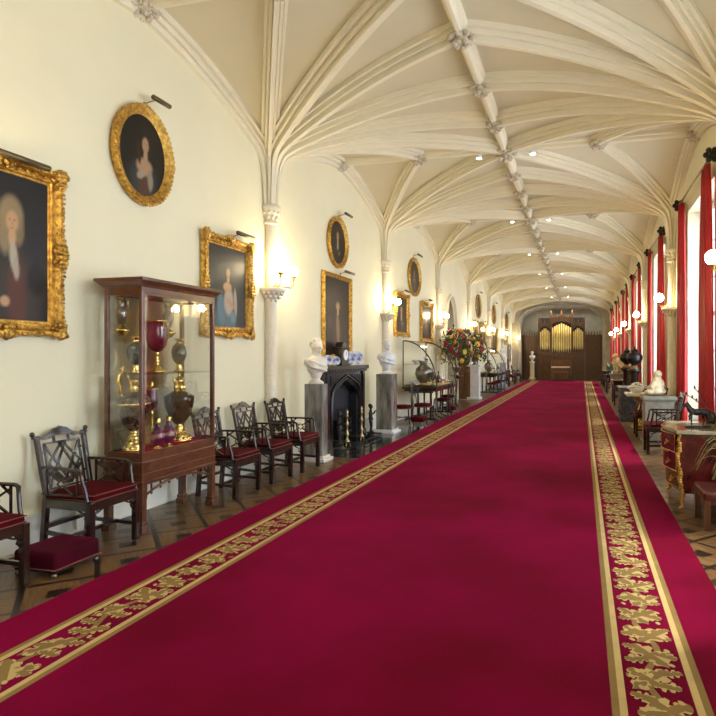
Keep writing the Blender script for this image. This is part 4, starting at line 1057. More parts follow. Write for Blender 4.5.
# ------------------------------------------------------------------ curved glass display cases
def display_case(x, y, L_, tag_, D=.88, first=True):
    t = empty('trestle_table', (x, y, -.012), 0, 'dark trestle table under the %s curved glass case' % tag_, 'table', 'trestle tables under the glass cases')
    MB().bx(-D/2, D/2, -L_/2, L_/2, .80, .86).build('tabletop', M['chairwood'], t, bevel=.008)
    MB().bx(-D/2+.04, D/2-.04, -L_/2+.04, L_/2-.04, .74, .80).build('apron', M['chairwood'], t)
    for s in (-1, 1):
        for q in (.14,):
            mb = MB(); yy = s*(L_/2-q)
            for xx in (-.24, -.08, .08, .24): mb.tube([(xx, yy, .06), (xx, yy, .3), (xx, yy, .45), (xx, yy, .74)], [.02, .028, .018, .026], 8)
            mb.tube([(-.40, yy, .02), (-.36, yy, .07), (0, yy, .07), (.36, yy, .07), (.42, yy, .02)], .028, 8)
            mb.bx(-.3, .3, yy-.02, yy+.02, .70, .74)
            mb.build('trestle', M['chairwood'], t)
    mb = MB(); mb.tube([(0, -L_/2+.14, .16), (0, L_/2-.14, .16)], .02, 8)
    mb.tube([(.2, -.25, .74), (.2, -.25, .1), (.36, -.25, .02)], .02, 8); mb.tube([(.2, .25, .74), (.2, .25, .1), (.36, .25, .02)], .02, 8)
    mb.build('stretcher', M['chairwood'], t)
    c = empty('curved_glass_case', (x, y, .86), 0, '%s quarter round glass display case with brass edges' % tag_, 'display case', 'curved glass cases on trestle tables')
    n = 12; Hc = 1.10; hd = D/2-.02
    arc = [(-hd+2*hd*math.sin(a), Hc*math.cos(a)) for a in [PI/2*i/n for i in range(n+1)]]
    mb = MB()
    for s in (-1, 1):
        yy = s*(L_/2-.03)
        mb.tube([(a, yy, b) for a, b in arc], .017, 6); mb.tube([(-hd, yy, 0), (-hd, yy, Hc)], .016, 6); mb.tube([(-hd, yy, .012), (hd, yy, .012)], .012, 6)
    for a, b in ((arc[0]), (arc[-1]), (-hd, .012)): mb.tube([(a, -L_/2+.03, b), (a, L_/2-.03, b)], .012, 6)
    mb.build('brass_edging', M['darkbrass'], c)
    MB().grid([[(a, yy, b) for a, b in arc] for yy in (-L_/2+.03, L_/2-.03)]).build('curved_glass', M['pane'], c, fixn=False)
    for s in (-1, 1):
        pts = [(a, b) for a, b in arc]+[(-hd, 0)]
        MB().prism(pts, s*(L_/2-.03)-.002, s*(L_/2-.03)+.002, 'XZ').build('end_glass', M['pane'], c)
    MB().bx(-hd, hd, -L_/2+.04, L_/2-.04, .003, .01).build('lining', M['pinem'], c)
    MB().bx(-hd+.01, -hd+.30, -L_/2+.05, L_/2-.05, .52, .526).build('glass_shelf', M['shelfglass'], c)
display_case(-3.80, 14.28, 2.15, 'near'); display_case(-3.84, 24.9, 2.6, 'far')
KINDS = {
 'silver_cup': ('cup', 'silver two handled cup', [('body', [(0, 0), (.06, 0), (.05, .02), (.02, .05), (.02, .08), (.07, .12), (.09, .2), (.095, .26), (.088, .26), (0, .14)], 'silver')]),
 'pewter_jar': ('jar', 'dark bulbous pewter jar', [('body', [(0, 0), (.07, 0), (.06, .03), (.13, .10), (.16, .20), (.14, .30), (.07, .36), (.06, .40), (.09, .44), (0, .44)], 'tin')]),
 'flask': ('flask', 'tapering dark flask', [('body', [(0, 0), (.07, 0), (.09, .06), (.06, .14), (.02, .22), (.02, .3), (.03, .31), (0, .31)], 'tort')]),
 'china_bowl': ('bowl', 'white china bowl', [('body', [(0, 0), (.05, 0), (.05, .015), (.10, .06), (.12, .10), (.112, .10), (0, .03)], 'porc')]),
 'gilt_dish': ('dish', 'round gilt dish', [('body', [(0, 0), (.06, 0), (.06, .02), (.12, .04), (.14, .06), (0, .045)], 'goldm')]),
 'goblet': ('goblet', 'ribbed pewter goblet', [('body', [(0, 0), (.06, 0), (.015, .03), (.015, .10), (.06, .14), (.08, .22), (.085, .28), (.078, .28), (0, .16)], 'tin')]),
 'china_figure': ('figurine', 'red and white china figure', [('body', [(0, 0), (.05, 0), (.07, .05), (.05, .12), (.03, .15), (.035, .19), (.02, .23), (0, .235)], 'white'), ('sash', [(.072, .045), (.074, .07), (.056, .11)], 'fred')])}
def put(kind, x, y, z, where, s=1):
    cat, lb, parts = KINDS[kind]
    o = empty(kind, (x, y, z), 0, lb+' '+where, cat)
    for nm, prof, m in parts: MB().lathe([(r*s, q*s) for r, q in prof], n=18).build(nm, M[m], o)
zb = .871; nc = 'in the near curved case'
put('pewter_jar', -3.85, 13.75, zb+.0, nc+', standing tallest at its centre', 1.35)
put('gilt_dish', -3.75, 13.42, zb, nc+', at its left end')
put('goblet', -3.57, 13.62, zb, nc+', in front of the big pewter jar', 1.1)
put('china_bowl', -4.0, 13.42, zb, nc+', against the back at the left end')
put('flask', -3.58, 14.2, zb, nc+', beside the ribbed goblet', 1.05)
put('china_figure', -3.60, 14.62, zb, nc+', second from the right', 1.1)
put('silver_cup', -3.85, 14.5, zb, nc+', behind the china figure', 1.0)
put('gilt_dish', -3.6, 14.95, zb, nc+', at its right end')
put('silver_cup', -3.75, 15.15, zb, nc+', in the right corner', .8)
put('china_bowl', -4.08, 13.9, 1.387, nc+', on the glass shelf, left')
put('gilt_dish', -4.08, 14.4, 1.387, nc+', on the glass shelf, middle')
put('silver_cup', -4.08, 14.8, 1.387, nc+', on the glass shelf, right', .7)
put('pewter_jar', -3.95, 14.85, zb, nc+', smaller one behind the right hand dishes', .85)
put('goblet', -3.95, 14.2, zb, nc+', at the back between the two jars', 1.2)
put('gilt_dish', -3.52, 13.95, zb, nc+', in front between goblet and flask', .8)
put('china_bowl', -3.62, 15.2, zb, nc+', nearest the front right corner', .8)
fc = 'in the far curved case'
put('pewter_jar', -3.9, 24.3, zb, fc+', left of centre', 1.2); put('silver_cup', -3.65, 23.95, zb, fc+', at its left end'); put('china_bowl', -3.65, 24.6, zb, fc+', front and centre', 1.2)
put('gilt_dish', -3.7, 25.2, zb, fc+', right of centre', 1.2); put('flask', -3.7, 25.7, zb, fc+', near the right end', 1.2)
# small red-seated side chairs and stools about the cases
def side_chair():
    o = empty('side_chair')
    for sx in (-1, 1):
        for sy in (-1, 1): MB().tube([(sx*.17, sy*.17, .42), (sx*.18, sy*.18, .2), (sx*.20, sy*.21, 0)], [.018, .015, .012], 8).build('leg', M['blackwood'], o)
    c = MB().lathe([(0, .40), (.19, .40), (.21, .42), (.21, .45), (.19, .475), (.1, .485), (0, .487)], n=24).build('seat', M['cushion'], o)
    MB().lathe([(.205, .395), (.215, .40), (.215, .42), (.2, .42)], n=24).build('seat_rim', M['mahog'], o)
    mb = MB(); pts = []
    for i in range(17):
        a = PI*i/16; pts.append((.19*math.cos(a)*(1 if i not in (0, 16) else .85), -.19-.08*math.sin(a), .50+.43*math.sin(a)**.7 if 0 < i < 16 else .42))
    mb.tube(pts, .014, 8)
    mb.tube([(-.09, -.2, .45), (-.09, -.25, .7), (-.02, -.27, .88)], .009, 6); mb.tube([(.09, -.2, .45), (.09, -.25, .7), (.02, -.27, .88)], .009, 6); mb.tube([(-.12, -.24, .62), (.12, -.24, .75)], .007, 6); mb.tube([(.12, -.24, .62), (-.12, -.24, .75)], .007, 6)
    mb.build('hoop_back', M['blackwood'], o)
    mb = MB(); mb.tube([(-.18, .18, .2), (.18, -.18, .2)], .009, 6); mb.tube([(.18, .18, .2), (-.18, -.18, .2)], .009, 6); mb.build('stretcher', M['blackwood'], o)
    return o
sc0 = side_chair()
spots = [(-3.95, 12.35, -60, 'hoop backed chair with round red seat, nearest in front of the near glass case'), (-3.62, 12.88, -100, 'hoop backed chair with round red seat against the corner of the near glass case'),
         (-3.58, 14.6, 90, 'hoop backed chair with round red seat at the long side of the near glass case'), (-3.72, 15.85, 90, 'hoop backed chair with round red seat at the far corner of the near glass case'),
         (-3.6, 23.3, -90, 'hoop backed chair with round red seat at the left of the far glass case'), (-3.60, 24.6, 90, 'hoop backed chair with round red seat in the middle of the far glass case'), (-3.60, 25.9, 90, 'hoop backed chair with round red seat at the right of the far glass case')]
for i, (x, y, a, lb) in enumerate(spots):
    o = sc0 if i == 0 else copy_tree(sc0)
    o.location = (x, y, 0.004 if y < 12.3 else 0); o.rotation_euler = (0, 0, R(a)); tag(o, lb, 'chair', 'hoop backed chairs by the glass cases')
def stool(x, y, lb):
    o = empty('tabouret', (x, y, 0), 0, lb, 'footstool', 'red upholstered low stools by the near glass case')
    c = MB().bx(-.15, .15, -.19, .19, .11, .22).build('cushion', M['cushion'], o); bv = c.modifiers.new('b', 'BEVEL'); bv.width = .03; bv.segments = 3
    for p in c.data.polygons: p.use_smooth = True
    for a in (-1, 1):
        for b in (-1, 1): MB().tube([(a*.12, b*.16, .12), (a*.13, b*.17, 0)], [.018, .012], 8).build('leg', M['silver'], o)
stool(-3.58, 12.42, 'low red stool in front of the two hoop backed chairs'); stool(-3.50, 15.2, 'low red stool under the far end of the near glass case')

# ------------------------------------------------------------------ flowers
def arrangement(loc, r, zc, label, seed, nf=46, vase=True):
    o = empty('flower_arrangement', loc, 0, label, 'flowers'); rnd = random.Random(seed); o.scale = (.78, 1, 1)
    MB().lathe([(0, 0), (.12, 0), (.10, .03), (.05, .06), (.13, .14), (.19, .24), (.20, .26), (.18, .26), (0, .2)], n=20).build('vase', M['tin'], o)
    mb = MB()
    for i in range(620):
        a = rnd.uniform(0, 2*PI); e = math.asin(rnd.uniform(-.6, 1)); q = r*rnd.uniform(.35, 1.05)
        d = Vector((math.cos(a)*math.cos(e), math.sin(a)*math.cos(e), math.sin(e)*1.15)); p = Vector((0, 0, zc))+d*q
        l = rnd.uniform(.09, .17); s_ = Vector((rnd.uniform(-1, 1), rnd.uniform(-1, 1), rnd.uniform(-.5, .5))).normalized(); t = (d+s_*.7).normalized()
        w_ = t.cross(s_).normalized()*l*.25
        mb.add([p, p+t*l*.5+w_, p+t*l, p+t*l*.5-w_], [(0, 1, 2, 3)], 0)
    for i in range(26):
        a = rnd.uniform(0, 2*PI); mb.tube([(0, 0, .2), (math.cos(a)*r*.4, math.sin(a)*r*.4, zc-.1), (math.cos(a)*r*.7, math.sin(a)*r*.7, zc+rnd.uniform(-.2, .4))], .006, 5)
    mb.build('foliage', M['leaf'], o, fixn=False)
    for i in range(nf):
        a = 2*PI*((i*.618) % 1); e = math.asin(-.55+1.5*(i+.5)/nf)
        q = r*rnd.uniform(.9, 1.08)
        d = Vector((math.cos(a)*math.cos(e), math.sin(a)*math.cos(e), math.sin(e)*1.12)); p = Vector((0, 0, zc))+d*q
        m = M[rnd.choice(['fcream', 'fcream', 'forange', 'fyellow', 'fred', 'fred', 'fwhite'])]; s_ = rnd.uniform(.06, .13)
        mb = MB(); rot = d.to_track_quat('Z', 'Y'); n = 9
        for ring, (rr, zz, ll) in enumerate(((1, 0, .55), (.6, .2, .42))):
            for k in range(n):
                an = 2*PI*k/n+ring*.3; c_ = rot @ Vector((math.cos(an)*s_*rr*.6, math.sin(an)*s_*rr*.6, zz*s_)); mb.sph(p+c_, (s_*ll, s_*.24, s_*.12), 5, rot=(rot @ Euler((0, -.35, an)).to_quaternion()).to_euler())
        mb.sph(p+rot @ Vector((0, 0, s_*.25)), s_*.22, 6)
        mb.build('flower', m, o)
    return o
arrangement((-3.82, 17.45, .98), .62, .78, 'large mixed flower arrangement in cream, orange and red in front of the brown door', 5, 52)
o = empty('plant_stand', (-3.82, 17.45, 0), 0, 'dark wooden stand hidden behind the near glass case under the large flowers', 'stand')
MB().lathe([(.2, .95), (.22, .955), (.22, .98), (0, .98)], n=20).build('top', M['chairwood'], o)
MB().lathe([(.14, 0), (.10, .05), (.04, .12), (.035, .5), (.05, .8), (.09, .95)], n=14).build('post', M['chairwood'], o)
arrangement((-3.80, 20.45, 1.27), .52, .52, 'second flower arrangement with dark red and white blooms on the white pedestal', 9, 40)
o = empty('white_pedestal', (-3.80, 20.45, 0), 0, 'white painted square pedestal with moulded cap under the second flowers', 'pedestal')
mb = MB().bx(-.19, .19, -.19, .19, .10, 1.12); mb.build('shaft', M['marblec'], o, bevel=.006)
MB().bx(-.24, .24, -.24, .24, 0, .10).build('base', M['marblec'], o, bevel=.015)
mb = MB().bx(-.25, .25, -.25, .25, 1.20, 1.27).bx(-.215, .215, -.215, .215, 1.12, 1.20); mb.build('cap', M['marblec'], o, bevel=.015)

# beyond the column pedestal: table, chairs, easel picture
o = empty('hall_chair', (-3.95, 33.6, 0), L, 'tall brown panelled hall chair beyond the column pedestal', 'chair')
MB().bx(-.28, .28, -.30, -.24, .1, 1.4).build('backrest', M['oakred'], o, bevel=.01)
MB().bx(-.28, .28, -.25, .25, .42, .48).build('seat', M['cushion'], o, bevel=.01)
for a in (-1, 1): MB().bx(a*.26-.025, a*.26+.025, .19, .24, 0, .42).build('leg', M['oakred'], o); MB().bx(a*.26-.03, a*.26+.03, -.25, .24, .62, .66).build('arm', M['oakred'], o); MB().bx(a*.26-.02, a*.26+.02, .18, .22, .48, .62).build('arm_support', M['oakred'], o)
o = empty('side_table', (-4.1, 30.9, 0), 0, 'dark side table against the picture wall beyond the column pedestal', 'table')
MB().bx(-.25, .25, -.7, .7, .74, .80).build('tabletop', M['chairwood'], o, bevel=.008)
for a in (-1, 1):
    for b in (-1, 1): MB().bx(a*.21-.025, a*.21+.025, b*.65-.025, b*.65+.025, 0, .74).build('leg', M['chairwood'], o)
for y_, lb in ((29.55, 'lattice armchair with crimson cushion directly beyond the column pedestal'), (32.2, 'lattice armchair with crimson cushion left of the brown hall chair'), (35.2, 'lattice armchair with crimson cushion at the foot of the far arch')):
    place_chair(-3.9, y_, L, lb)
o = empty('wall_mirror', (XL+.03, 35.3, 1.75), 0, 'dark framed rectangular mirror at the far end of the picture wall', 'mirror')
mb = MB(); frame_rect(mb, 1.1, .9, .10, .05, 0, 1); mb.build('frame', M['blackwood'], o); MB().bx(.0, .012, -.56, .56, -.46, .46).build('mirror_glass', M['silver'], o)

# ------------------------------------------------------------------ organ at the far end
OY = 38.1
og = empty('pipe_organ', (0, OY, 0), 0, 'dark oak gothic organ with three bays of gilded pipes at the far end', 'organ')
bays = [(-2.72, -2.02, 1.90, 3.75, 'left'), (-1.95, -.66, 1.75, 4.1, 'mid'), (-.58, .10, 1.90, 3.75, 'right')]
mb = MB(); mb.bx(-2.78, .16, 0, .6, 0, 1.75)
mb.bx(-2.78, .16, -.03, .0, 0, .15); mb.bx(-2.80, .18, -.05, .62, 1.68, 1.78)
mb.build('lower_case', M['oak'], og, bevel=.01)
mb = MB()
for (a, b) in ((-2.70, -2.05), (-.52, .08), (-1.95, -.66)):
    n = 2 if b-a < 1 else 4
    for i in range(n):
        x0 = a+(b-a)*i/n+.03; x1 = a+(b-a)*(i+1)/n-.03
        mb.bx(x0, x0+.03, -.045, 0, .2, 1.62); mb.bx(x1-.03, x1, -.045, 0, .2, 1.62); mb.bx(x0, x1, -.045, 0, 1.55, 1.62); mb.bx(x0, x1, -.045, 0, .2, .27)
mb.build('panelling', M['oakred'], og)
mb = MB().bx(-2.78, .16, .35, .6, 1.75, 4.1)
mb.build('upper_case', M['soot'], og)
for (x, zt, w_) in ((-2.75, 4.3, .11), (-1.985, 4.75, .12), (-.62, 4.75, .12), (.13, 4.3, .11)):
    mb = MB().bx(x-w_/2, x+w_/2, -.08, .4, 0, zt-.3); mb.add([(x-w_/2, -.08, zt-.3), (x+w_/2, -.08, zt-.3), (x+w_/2, .05, zt-.3), (x-w_/2, .05, zt-.3), (x, -.015, zt)], [(0, 1, 4), (1, 2, 4), (2, 3, 4), (3, 0, 4), (3, 2, 1, 0)])
    mb.build('buttress', M['oak'], og)
for a, b, z0, zt, nm in bays:
    mid = nm == 'mid'
    # arched head with gable over the pipes
    mb = MB(); xm = (a+b)/2; hw = (b-a)/2; hz = 3.55 if not mid else 3.85; tp = zt
    arch = [(xm-hw, hz-.35)]+[(xm-hw*math.cos(PI*i/12)**1 if True else 0, hz-.35+.35*math.sin(PI*i/12)) for i in range(1, 12)]+[(xm+hw, hz-.35)]
    mb.prism([(a, tp), (a, hz-.35)]+arch[1:-1]+[(b, hz-.35), (b, tp)], -.02, .06, 'XZ')
    for i in range(1, 12, 2): mb.sph((arch[i][0], 0, arch[i][1]-.02), .045, 6)
    n = 5 if mid else 3
    for i in range(n):
        x = a+(b-a)*(i+.5)/n; mb.add([(x-.05, -.05, tp), (x+.05, -.05, tp), (x+.05, .05, tp), (x-.05, .05, tp), (x, 0, tp+.22)], [(0, 1, 4), (1, 2, 4), (2, 3, 4), (3, 0, 4)])
    if mid: MB().prism([(xm-.28, tp-.02), (xm+.28, tp-.02), (xm+.05, tp+.28), (xm, tp+.60), (xm-.05, tp+.28)], -.04, .04, 'XZ').build('gable', M['oak'], og)
    MB().bx(a, b, -.06, .05, z0-.15, z0+.0).build('pipe_rail', M['oak'], og)
    mb.build('carved_head', M['oak'], og)
    n = 9 if mid else 6
    for i in range(n):
        t = (i+.5)/n; x = a+(b-a)*t; w_ = (b-a)/n; edge = abs(t-.5)*2
        top = (3.75 if mid else 3.45)-.35*edge; mth = z0+.42-.22*(1-edge)
        MB().lathe([(.01, z0+.02), (w_*.40, mth), (w_*.40, top), (w_*.34, top)], n=10, c=(x, .08, 0)).build('organ_pipe', M['pipe'], og)
# side screens
for x0, x1, lb in ((-3.95, -2.82, 'dark oak linenfold screen left of the organ'), (.20, 1.35, 'dark oak linenfold screen right of the organ')):
    s_ = empty('oak_screen', ((x0+x1)/2, OY+.1, 0), 0, lb, 'screen', 'oak screens either side of the organ'); hw = (x1-x0)/2
    MB().bx(-hw, hw, -.04, .04, 0, 2.95).build('panel_board', M['oak'], s_)
    mb = MB()
    for i in range(7):
        x = -hw+.05+i*(2*hw-.1)/6; mb.bx(x-.03, x+.03, -.08, .0, 0, 3.05)
        mb.add([(x-.03, -.08, 3.05), (x+.03, -.08, 3.05), (x+.03, -.02, 3.05), (x-.03, -.02, 3.05), (x, -.05, 3.25)], [(0, 1, 4), (1, 2, 4), (2, 3, 4), (3, 0, 4)])
    for z in (.1, 1.0, 1.75, 2.9): mb.bx(-hw, hw, -.075, .0, z-.05, z+.05)
    mb.build('rails_and_stiles', M['oak'], s_)
    x = -hw+.03 if x0 < -3 else hw-.03
    MB().bx(x-.06, x+.06, -.1, .08, 0, 3.9).build('corner_post', M['oak'], s_)
# console with bench
k = empty('organ_console', (-1.33, OY-.54, 0), 0, 'oak organ console with pale keyboard desk in front of the organ', 'organ console')
MB().bx(-.62, .62, -.1, .35, .02, .80).build('body', M['oakred'], k, bevel=.01)
MB().bx(-.64, .64, -.26, .1, .80, .90).build('keyboard', M['pinem'], k, bevel=.01)
MB().bx(-.62, .62, .05, .36, .90, 1.28).build('music_desk', M['oakred'], k, bevel=.01)
mb = MB().bx(-.64, -.58, -.3, .3, 0, 1.2).bx(.58, .64, -.3, .3, 0, 1.2).bx(-.66, .66, .0, .38, 1.28, 1.32); mb.build('cheek', M['oakred'], k, bevel=.01)
bn = empty('organ_bench', (-1.33, OY-1.12, 0), 0, 'low dark bench in front of the organ console', 'bench')
MB().bx(-.5, .5, -.16, .16, .50, .56).build('seat', M['oakred'], bn, bevel=.01)
for a in (-1, 1): MB().bx(a*.45-.03, a*.45+.03, -.15, .15, 0, .5).build('leg', M['oakred'], bn)

# ------------------------------------------------------------------ window wall: curtains and rods
def curtain_mesh(w0, w1, H_, seed, depth=.055):
    rnd = random.Random(seed); mb = MB(); nf = 6; nu = nf*8
    rows = []
    for j in range(15):
        t = j/14; z = H_*(1-t); wd = w0+(w1-w0)*min(1, t*2.2)**.7; row = []
        for i in range(nu+1):
            u = i/nu; ph = u*nf*2*PI+.5*math.sin(t*3+seed)
            row.append((depth*math.sin(ph)*(.6+.4*t)*(1+.25*math.sin(u*9+seed)), (u-.5)*wd+.012*math.sin(t*5+u*7), z))
        rows.append(row)
    mb.grid(rows)
    return mb
win_pos = ['nearest', 'second', 'third', 'fourth', 'fifth', 'sixth']
cmesh = None
for wi, y in enumerate([m_ for m_ in MIDS if m_ > 5]):
    zr = 4.36
    rod = empty('curtain_rod', (XR-.10, y, zr), 0, 'dark curtain rod with leafy finials over the %s window' % win_pos[wi], 'curtain rod', 'dark curtain rods with leafy finials')
    MB().tube([(0, -1.3, 0), (0, 1.3, 0)], .018, 8).build('pole', M['brass'], rod)
    for s in (-1, 1):
        mb = MB(); mb.sph((0, s*1.33, 0), .035, 8)
        for i in range(6):
            a = i*PI/3; mb.sph((.075*math.cos(a), s*1.37, .075*math.sin(a)), (.042, .035, .042), 6)
        mb.sph((0, s*1.42, 0), (.045, .06, .045), 8)
        mb.build('finial', M['bronze'], rod); MB().tube([(0, s*1.22, 0), (.10, s*1.22, 0)], .012, 6).build('rod_bracket', M['brass'], rod)
    for s in (-1, 1):
        wd = .46 if s > 0 else .60
        cm = curtain_mesh(.24 if s > 0 else .32, wd, 4.28, wi*2+s)
        c = cm.build('curtain', M['curtain'], fixn=False); c.location = (XR-.10, y+(1.14 if s > 0 else -1.02), .03)
        sm = c.modifiers.new('s', 'SOLIDIFY'); sm.thickness = .006
        tag(c, 'long red satin curtain at the %s side of the %s window' % ('near' if s < 0 else 'far', win_pos[wi]), 'curtain', 'red satin curtains')

# ------------------------------------------------------------------ furniture along the window wall
# bombe commode
cm = empty('commode', (1.22, 6.80, 0), 0, 'red tortoiseshell bombe commode with gilt mounts and a marble top', 'chest of drawers')
def plan(x_in, e=0, n=20, yh=.46):
    """serpentine outline, front towards -X; returns closed polygon"""
    pts = []
    for i in range(n+1):
        t = -1+2*i/n; pts.append((-.24-.085*math.cos(t*PI*.5)**2-e+x_in*(1), t*(yh+e)))
    return [(.33+e, -yh-e)]+pts+[(.33+e, yh+e)]
mb = MB(); zs = [(.17, .05), (.24, .035), (.36, .01), (.52, -.015), (.66, -.02), (.78, .0)]
pl = [plan(dx) for z, dx in zs]; n = len(pl[0])
vs = [(x, y, z) for (z, dx), P in zip(zs, pl) for x, y in P]
fs_ = [(i*n+j, i*n+(j+1) % n, (i+1)*n+(j+1) % n, (i+1)*n+j) for i in range(len(zs)-1) for j in range(n)]
mb.add(vs, fs_, 0, False); mb.add([v for v in vs[:n]], [tuple(range(n))]); mb.add([v for v in vs[-n:]], [tuple(range(n))])
mb.build('carcass', M['boulle'], cm)
mb = MB().prism(plan(0, .03), .785, .825, 'XY'); mb.build('marble_top', M['topm'], cm, bevel=.008)
for z0, z1, dxs in ((.20, .36, .03), (.38, .56, -.002), (.58, .765, -.018)):
    P = plan(dxs, 0)[2:-2]; mb = MB()
    dr = MB().grid([[(x-.012, y*.93, z) for x, y in P] for z in (z0, z1)]); dr.grid([[(x-.012, y*.93, z1), ] * 1 for x, y in P][:0] or [[(x-.012, y*.93, z1) for x, y in P], [(x+.01, y*.93, z1) for x, y in P]])
    d = dr.build('drawer', M['boulle'], cm, fixn=False)
    e = MB(); 
    for zz in (z0, z1): e.tube([(x-.014, y*.93, zz) for x, y in P], .005, 6)
    for k_ in (0, -1): e.tube([(P[k_][0]-.014, P[k_][1]*.93, z0), (P[k_][0]-.014, P[k_][1]*.93, z1)], .005, 6)
    e.build('gilt_edging', M['gold'], d)
    for s in (-1, 1):
        h = MB(); yy = s*.22; xx = -.24-.085*math.cos(yy/.46*PI*.5)**2+dxs-.02; zc = (z0+z1)/2
        h.tube([(xx, yy-.05, zc+.01), (xx-.02, yy-.04, zc-.02), (xx-.025, yy, zc-.03), (xx-.02, yy+.04, zc-.02), (xx, yy+.05, zc+.01)], .006, 6)
        h.sph((xx, yy-.05, zc+.012), .012, 6); h.sph((xx, yy+.05, zc+.012), .012, 6)
        h.build('handle', M['gold'], d)
for s in (-1, 1):
    mb = MB(); rnd = random.Random(4)
    for i in range(22):
        t = i/21; z = .20+.57*t; mb.sph((-.235-.02*math.sin(t*PI)+.03*(1-t)+rnd.uniform(-.01, .01), s*.45, z), (.018+.014*math.sin(t*PI*2)**2, .02, .02), 6)
    mb.build('corner_mount', M['gold'], cm)
    mb = MB().tube([(-.19, s*.42, .19), (-.22, s*.44, .10), (-.20, s*.44, .03), (-.24, s*.45, .012)], [.03, .022, .016, .018], 8)
    mb.build('leg', M['gold'], cm)
    MB().tube([(.28, s*.42, .19), (.29, s*.44, .0)], [.03, .018], 8).build('leg', M['boulle'], cm)
# bronze horse
hb = MB()
hb.sph((0, 0, .185), (.095, .038, .045), 14); hb.sph((-.075, 0, .195), (.045, .038, .048), 12); hb.sph((.07, 0, .19), (.05, .04, .048), 12)
hb.tube([(-.09, 0, .20), (-.125, 0, .245), (-.14, 0, .285)], [.036, .027, .02], 10); hb.tube([(-.135, 0, .292), (-.165, 0, .27), (-.19, 0, .245)], [.022, .018, .012], 10)
for s in (-1, 1): hb.sph((-.135, s*.012, .315), (.006, .005, .014), 6)
for k_ in range(6): hb.sph((-.085-.01*k_, 0, .235+.014*k_), (.016, .008, .018), 6)
hb.tube([(-.085, -.02, .175), (-.125, -.022, .135), (-.115, -.022, .095), (-.13, -.022, .085)], [.02, .013, .009, .01], 8)      # raised foreleg
hb.tube([(-.075, .02, .175), (-.075, .022, .09), (-.07, .022, .03), (-.078, .022, .018)], [.02, .012, .008, .013], 8)
hb.tube([(.085, -.02, .18), (.11, -.022, .11), (.125, -.022, .09), (.105, -.022, .022), (.095, -.022, .018)], [.028, .016, .012, .008, .013], 8)
hb.tube([(.07, .02, .18), (.075, .022, .11), (.095, .022, .09), (.07, .022, .022), (.06, .022, .018)], [.028, .016, .012, .008, .013], 8)
hb.tube([(.115, 0, .215), (.145, 0, .20), (.155, 0, .15), (.145, 0, .10)], [.012, .014, .014, .006], 8)
horse = remesh_build(hb, 'body', M['bronze'], voxel=.0055, smooth=2)
ho = empty('bronze_horse', (1.21, 6.62, .825), R(14), 'dark bronze walking horse on a flat plinth, standing on the commode', 'statuette')
horse.parent = ho; horse.location = (0, 0, .012)
pb = MB().lathe([(0, 0), (.17, 0), (.17, .018), (.15, .028), (0, .028)], n=24, sy=.45); pb.build('plinth', M['bronze'], ho)
ho.scale = (.84,)*3
o = empty('open_booklet', (1.12, 7.03, .825), R(20), 'open white booklet lying on the far end of the commode', 'booklet')
mb = MB()
for s in (-1, 1): mb.grid([[(s*x, y, .004+.008*math.sin(x/.14*PI)) for x in (0, .03, .06, .09, .12, .14)] for y in (-.1, .1)]); 
g_ = mb.build('pages', M['paper'], o); g_.modifiers.new('s', 'SOLIDIFY').thickness = .004
def budded(loc, label, seed, hgt=.35, lean=(-.12, .1)):
    o = empty('budded_stems', loc, 0, label, 'plant', 'pots of bare budded stems'); rnd = random.Random(seed)
    MB().lathe([(0, 0), (.045, 0), (.06, .03), (.06, .08), (.045, .11), (.05, .12), (0, .11)], n=16).build('pot', M['pot'], o)
    for k_ in range(2):
        a = lean[0]*(1+.4*k_); b = lean[1]*(1-.6*k_); h_ = hgt*(1-.25*k_)
        pts = [(a*t**1.5+.01*math.sin(t*7+seed), b*t, .1+h_*t) for t in [i/6 for i in range(7)]]
        st = MB().tube(pts, .0045, 6).build('stem', M['bud'], o)
        mb = MB()
        for t in (3, 4, 5, 6): mb.sph((pts[t][0], pts[t][1]+.01*(-1)**t, pts[t][2]+.01), (.011, .011, .022), 6)
        mb.build('bud', M['bud'], st)
budded((1.44, 7.12, .825), 'dark pot of bare budded stems at the far back corner of the commode', 1, .30, (-.20, -.1))
budded((1.42, 6.42, .825), 'dark pot of bare budded stems behind the bronze horse', 2, .42, (-.06, -.12))
# low leather seat with the striped plant
o = empty('leather_bench', (1.36, 5.86, 0), 0, 'low oxblood leather bench at the right edge in front of the commode', 'bench')
c = MB().bx(-.28, .30, -.25, .27, .27, .35).build('seat', M['leather'], o); bv = c.modifiers.new('b', 'BEVEL'); bv.width = .02; bv.segments = 3
for a, b in ((-.25, -.22), (.27, -.22), (-.25, .24), (.27, .24)): MB().bx(a-.025, a+.025, b-.025, b+.025, 0, .28).build('leg', M['mahog'], o, bevel=.004)
MB().bx(-.26, .28, -.23, .25, .24, .28).build('seat_rail', M['mahog'], o)
pp = empty('spider_plant', (1.42, 5.78, .35), 0, 'pale striped spider plant in a pot at the right edge', 'plant')
MB().lathe([(0, 0), (.07, 0), (.10, .12), (.105, .13), (.09, .13), (0, .11)], n=18).build('pot', M['pot'], pp)
mb = MB(); rnd = random.Random(11)
for i in range(70):
    a = rnd.uniform(0, 2*PI); l = rnd.uniform(.28, .46); hh = rnd.uniform(.16, .34); w_ = .007; prev = []
    row0, row1 = [], []
    for k_ in range(9):
        t = k_/8; rr = l*t; z = .12+hh*math.sin(t*PI*.8)*1.25-(.12*t*t); q = w_*(1-t*.85)
        c_, s_ = math.cos(a), math.sin(a); row0.append((c_*rr-s_*q, s_*rr+c_*q, z)); row1.append((c_*rr+s_*q, s_*rr-c_*q, z+.002))
    mb.grid([row0, row1])
mb.build('leaves', M['leafp'], pp, fixn=False)
